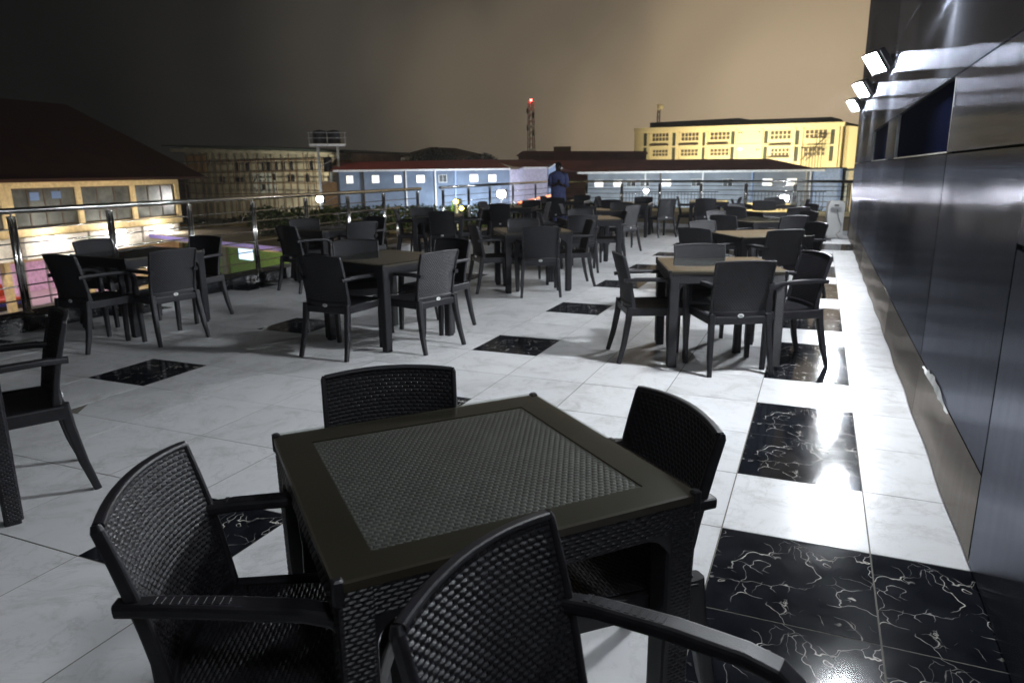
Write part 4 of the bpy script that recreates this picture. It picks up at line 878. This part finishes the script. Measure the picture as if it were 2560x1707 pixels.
# orange neon edged canopy beside the flood
cn = empty('lit_canopy', (-22.6, 55.5, 0), R(25)); tag(cn, 'low canopy glowing orange beside the bright floodlight', 'canopy')
MB().add([(-.5, 0, -1.05), (2.4, 0, -.45), (2.4, .15, -.45), (-.5, .15, -1.05), (-.5, 0, -1.18), (2.4, 0, -.60)], [(0, 1, 2, 3), (4, 5, 1, 0)]).build('edge_light', 'e_orange', cn)
MB().box(-.5, 4.2, .2, 2.5, -3.6, -1.2).build('kiosk', 'redpaint', cn)
b3b = empty('pale_blue_building', (-25.8, 73.6, 0), R(8.7)); tag(b3b, 'long pale blue sheet-metal building with brown roof behind the far railing', 'building')
MB().box(3.0, 25.4, 0, 9, -3.6, 1.22).build('wall', 'blue_pale', b3b); MB().box(25.4, 27.9, -.6, 8, -3.6, 1.30).build('end_bay', 'skyblue', b3b)
MB().add([(2.0, -.6, 1.30), (26.4, -.6, 1.12), (21.6, 5, 2.40), (-3.5, 5, 2.60), (26.4, 10, 1.2), (-5, 10, 1.2)], [(0, 1, 2, 3), (1, 4, 2), (3, 2, 4, 5), (0, 3, 5)]).build('roof', 'brown_roof', b3b)
MB().rbox(2.0, 26.3, -.72, -.58, 1.06, 1.28, .02).build('gutter', 'trim', b3b); MB().box(25.2, 28.2, -.8, 8.2, 1.31, 1.42).build('end_roof', 'roof_dark', b3b)
for s_, lit in ((4.2, 2), (6.2, 1), (7.6, 0), (9.0, 0), (11.2, 1), (14.2, 0), (17.3, 0), (21.1, 1), (23.4, 1)):
    w_ = .44; zc = .08; f = MB(); f.box(s_ - w_ - .05, s_ + w_ + .05, -.05, -.002, zc - .40, zc + .36); fo = f.build('window', 'trim', b3b)
    MB().box(s_ - w_, s_ - .03, -.064, -.053, zc - .34, zc + .30).build('pane', 'e_winw' if lit else 'greypane', fo); MB().box(s_ + .03, s_ + w_, -.064, -.053, zc - .34, zc + .30).build('pane', 'e_win' if lit else 'dark', fo)
for s_, c_ in ((9.05, 'trim'), (10.6, 'frame'), (14.85, 'trim'), (19.65, 'skyblue'), (25.1, 'trim'), (24.7, 'galv')): MB().rbox(s_ - .08, s_ + .08, -.16, -.01, -3.6, 1.1, .02).build('downpipe', c_, b3b)
gh = empty('lit_annex', (3.0, 75.0, 0), R(5)); tag(gh, 'strongly lit pale annex beside the metal wall end', 'building')
MB().box(-.6, 9, 0, 6, -3.6, -.1).build('wall', 'yellow', gh); MB().box(-.6, 9, .4, 6, .1, 1.1).build('upper_wall', 'yellow', gh); MB().box(-.8, 9, -.3, 6, 1.1, 1.3).build('roof', 'roof_dark', gh)
# bar fence in front of the pale blue building
fn = empty('bar_fence', (-9.9, 38.0, 0), R(6)); tag(fn, 'dark vertical-bar fence in front of the pale blue building, left run', 'fence', 'bar fences before the blue building')
for i in range(30): MB().box(i * .17 - .012, i * .17 + .012, -.012, .012, -3.6, .32).build('bar', 'black_mesh', fn)
MB().box(0, 5.1, -.02, .02, .28, .33).build('rail', 'black_mesh', fn)
fn2 = empty('bar_fence', (-3.4, 38.7, 0), R(4)); tag(fn2, 'dark vertical-bar fence in front of the pale blue building, right run', 'fence', 'bar fences before the blue building')
for i in range(22): MB().box(i * .17 - .012, i * .17 + .012, -.012, .012, -3.6, .32).build('bar', 'black_mesh', fn2)
MB().box(0, 3.7, -.02, .02, .28, .33).build('rail', 'black_mesh', fn2)

# ------------------------------------------------------------------ floodlit yellow building
k4 = 1.4
def z4(z): return 1.495 + k4 * (z - 1.495)
b4 = empty('yellow_building', (-39.4, 163.3, 0), R(-12.2)); tag(b4, 'large floodlit yellow building with grids of small windows and green strips', 'building')
W4 = 31.0 * k4
MB().prism([(-.1, -3.6), (W4, -3.6), (W4, z4(6.9)), (-.1, z4(7.3))], 0, 14).build('wall', 'yellow', b4)
MB().prism([(-.12, z4(7.25)), (W4 + .4, z4(6.85)), (W4 + .4, z4(7.38)), (-.12, z4(7.86))], -.35, 14.2).build('parapet', 'yellow', b4)
MB().prism([(2.2, z4(7.8)), (23, z4(7.5)), (22.5, z4(8.75)), (2.2, z4(8.75))], 3, 12).build('roof', 'roof_dark', b4)
MB().prism([(23, z4(7.5)), (42, z4(7.3)), (40.6, z4(8.25)), (23, z4(8.45))], 3, 12).build('roof', 'roof_dark', b4)
MB().prism([(W4 + .01, -3.6), (W4 + 3.5, -3.6), (W4 + 3.5, z4(6.6)), (W4 + .01, z4(7.0))], 1.5, 20).build('side_wing', 'yellow', b4)
for a, b_, z0, z1 in ((3.05, 5.85, 5.7, 6.95), (7.9, 10.75, 5.6, 6.84), (12.5, 15.55, 5.6, 6.75), (21.4, 24.3, 5.37, 6.6), (26.2, 29.1, 5.34, 6.54), (3.2, 5.8, 3.4, 4.45), (7.9, 10.7, 3.35, 4.4), (12.6, 15.5, 3.3, 4.35), (21.6, 24.2, 3.06, 4.15), (26.2, 29.0, 3.0, 4.1)):
    a *= k4; b_ *= k4; fo = MB().box(a - .15, b_ + .15, -.10, -.003, z4(z0) - .1, z4(z1) + .1).build('window', 'yellow', b4)
    n = 5; st = (b_ - a) / n; h = (z4(z1) - z4(z0)) / 2
    for i in range(n):
        for j in range(2): MB().box(a + i * st + .10, a + (i + 1) * st - .10, -.13, -.102, z4(z0) + j * h + .09, z4(z0) + (j + 1) * h - .09).build('pane', 'frame', fo)
for a, b_, z_ in ((2.9, 5.8, 5.1), (7.7, 10.7, 5.05), (12.2, 15.3, 5.0), (21.3, 24.3, 4.6), (21.3, 24.2, 2.9)): MB().box(a * k4, b_ * k4, -.9, -.003, z4(z_) - .12, z4(z_) + .16).build('canopy', 'frame', b4)
for s_, zt in ((1.85, 7.0), (6.7, 6.9), (11.55, 6.78), (15.95, 6.75), (20.8, 6.63), (25.15, 6.5), (29.8, 6.45)):
    MB().box((s_ - .25) * k4, (s_ + .25) * k4, -.06, -.002, z4(zt - 1.95), z4(zt)).build('green_strip', 'roof_dark', b4); MB().box((s_ - .25) * k4, (s_ + .25) * k4, -.06, -.002, z4(zt - 4.2), z4(zt - 2.2)).build('green_strip', 'roof_dark', b4)
for s_ in (2.6, 7.5, 12.0, 16.5, 20.2, 24.7, 25.75, 30.5): MB().box((s_ - .2) * k4, (s_ + .2) * k4, -.35, -.003, -3.6, z4(6.9)).build('pier', 'yellow', b4)
MB().box(19.0, 31.0, -.25, -.003, z4(4.75), z4(4.9)).build('string_course', 'yellow', b4)
for s_, z_ in ((17.0, 6.55), (19.9, 6.5), (19.7, 4.05)):
    for d_ in (-.22, .12): MB().box((s_ + d_) * k4, (s_ + d_ + .2) * k4, -.08, -.002, z4(z_ - .1), z4(z_ + .1)).build('vent_window', 'frame', b4)
MB().box(16.6 * k4, 17.4 * k4, -.08, -.002, z4(4.05), z4(4.3)).build('lit_vent', 'e_winw', b4)
m = MB()
for i in range(6): m.tube([((26.2 + .5 * i) * k4, -2, z4(2.4 + .5 * i)), ((26.7 + .5 * i) * k4, -2, z4(2.9 + .5 * i))], .10, 5)
m.tube([(26.1 * k4, -2, z4(4.1)), (28.9 * k4, -2, z4(4.1))], .12, 5); m.tube([(28.9 * k4, -2, z4(4.0)), (26.8 * k4, -2, z4(2.4))], .10, 5); m.tube([(27.4 * k4, -2, z4(5.4)), (29.0 * k4, -2, z4(5.4))], .12, 5)
for i in range(8): m.tube([((26.2 + .38 * i) * k4, -2, -3.6), ((26.2 + .38 * i) * k4, -2, z4(4.3 if i < 5 else 5.6))], .06, 5)
st_ = m.build('fire_stair', 'frame', b4)
# masts
def mast(name, x, y, z0, z1, w0, w1, label, m_='redpaint'):
    r = empty(name, (x, y, z0)); tag(r, label, 'mast'); H = z1 - z0; n = 16; f = MB(); g2 = MB()
    for i in range(n):
        a, b_ = i / n, (i + 1) / n; wa, wb = w0 + (w1 - w0) * a, w0 + (w1 - w0) * b_; tgt = f if i % 4 < 2 else g2
        ca = [Vector((sx * wa, sy * wa, H * a)) for sx, sy in ((-1, -1), (1, -1), (1, 1), (-1, 1))]; cb = [Vector((sx * wb, sy * wb, H * b_)) for sx, sy in ((-1, -1), (1, -1), (1, 1), (-1, 1))]
        for j in range(4): tgt.tube([ca[j], cb[j]], .09, 4); tgt.tube([ca[j], cb[(j + 1) % 4]], .05, 4)
    f.build('lattice', m_, r); g2.build('lattice', 'trim' if m_ == 'redpaint' else m_, r)
    return r
mp = Vector((-61.95, 147.52, 0)) + Vector((.95, .31, 0)) * 3.4
mr_ = mast('radio_mast', mp.x, mp.y, -3.6, 15.9, .75, .45, 'tall red and white lattice mast with a red beacon')
MB().ball((0, 0, 19.75), .26, 12, 8).build('beacon', 'e_red', mr_, True)
for z_, s_ in ((12.5, 1), (13.5, -1), (16, 1), (17, -1)): MB().cyl(s_ * .7, -.3, z_, z_ + 1.1, .22, n=10).build('antenna', 'galv', mr_)
sp = Vector((-39.4, 163.3, 0)) + Matrix.Rotation(R(-12.2), 3, 'Z') @ Vector((2.0, 8, 0))
ms = mast('radio_mast', sp.x, sp.y, -3.6, 16.0, .35, .25, 'short pole mast with a dish on the yellow building', 'cream')
MB().ball((.6, -.4, 18.9), .62, 12, 8, (1, .4, 1)).build('dish', 'yellow', ms, True); MB().cyl(.3, -.3, 14.5, 15.2, .3).build('antenna', 'trim', ms)
# far roofs
fr_ = empty('far_warehouse', (-52.66, 125.4, 0), R(18.1)); tag(fr_, 'far long brown-roofed warehouse under the mast', 'building'); MB().box(.5, 24, 0, 8, -3.6, 4.15).build('wall', 'brown_roof', fr_); MB().prism([(0, 4.15), (24.3, 4.15), (24.0, 4.65), (1.3, 5.0)], -.6, 8).build('roof', 'brown_roof', fr_)
MB().box(7.0, 10.2, 1, 5, 4.7, 5.75).build('roof_box', 'orange_wall', fr_)
tn = empty('tan_roof_house', (-63.5, 104, 0), R(30)); tag(tn, 'far house with a broad tan hipped roof above the dark trees', 'building'); MB().box(0, 12, 0, 9, -3.6, 4.0).build('wall', 'cream', tn)
MB().add([(-1.5, -1, 4.0), (13.5, -1, 4.0), (13.5, 10, 4.0), (-1.5, 10, 4.0), (4.2, 4.5, 5.6), (8.5, 4.5, 5.4)], [(0, 1, 5, 4), (1, 2, 5), (2, 3, 4, 5), (3, 0, 4)]).build('roof', 'orange_wall', tn)

# ------------------------------------------------------------------ lamps that light the far facades (bare spots without fixtures, added fills included)
def spot(name, loc, tgt, power, col, size=90, rad=.3):
    d = bpy.data.lights.new(name, 'SPOT'); d.energy = power; d.color = col; d.spot_size = R(size); d.spot_blend = .6; d.shadow_soft_size = rad
    o = bpy.data.objects.new(name, d); COL.objects.link(o); o.location = loc; v = Vector(tgt) - Vector(loc); o.rotation_euler = v.to_track_quat('-Z', 'Y').to_euler(); return o
for k, s_ in enumerate((9, 19, 29, 39)):
    p = Vector((-39.4, 163.3, 0)) + Matrix.Rotation(R(-12.2), 3, 'Z') @ Vector((s_, -24, -2)); q = Vector((-39.4, 163.3, 0)) + Matrix.Rotation(R(-12.2), 3, 'Z') @ Vector((s_, 0, 6))
    spot('facade_lamp', p, q, 36000, (1.0, .84, .48), 84)
spot('facade_lamp', (6, 66, -1), (6.5, 76, 0), 2600, (1, .82, .5), 110)
spot('restaurant_facade_lamp', (-17.5, 20, -2.2), (-27.3, 21.5, .6), 900, (1.0, .74, .42), 130)
spot('pavilion_lamp', (-19, 18.5, -2.4), (-21.5, 23.2, -2.6), 90, (.95, 1.0, .75), 120)
spot('porch_violet_lamp', (-26.0, 66.0, -1.0), (-28.5, 71.5, 0.5), 220, (.80, .70, 1.0), 100)
spot('scaffold_lamp', (-47, 56, -2), (-56, 65, 1), 3600, (1.0, .96, .74), 110)
spot('annex_lamp', (-30, 62, -3), (-36, 66, 0), 5200, (.8, .88, 1.0), 150)
spot('wall_wash_lamp', (-12, 64, -3), (-13, 75, 0), 9000, (.85, .93, 1.0), 150)
spot('garden_lamp', (-10.6, 22.3, 1.2), (-13.2, 27.3, -1.0), 900, (1.0, .90, .42), 150)
spot('roof_fill_light', (-34, 34, 24), (-26, 72, 1.5), 9000, (1.0, .80, .62), 75, 1.0)  # added high fill that brightens the roofs; no lamp stands there
spot('tower_fill_light', (-37, 49.5, -2), (-46, 59, 4.2), 900, (.9, .95, 1.0), 60)  # added fill that brightens the tank tower and its platform

# ------------------------------------------------------------------ humid night air
hz = MB().box(-160, 90, -12, 215, -4.9, 24).build('haze', 'dark'); tag(hz, kind='stuff')
hm = bpy.data.materials.new('haze'); hm.use_nodes = True; ht = hm.node_tree; ht.nodes.clear()
ho = ht.nodes.new('ShaderNodeOutputMaterial'); hv = ht.nodes.new('ShaderNodeVolumePrincipled'); hv.inputs['Color'].default_value = (.9, .9, .92, 1); hv.inputs['Density'].default_value = .0007
ht.links.new(hv.outputs[0], ho.inputs['Volume']); hz.data.materials.clear(); hz.data.materials.append(hm)
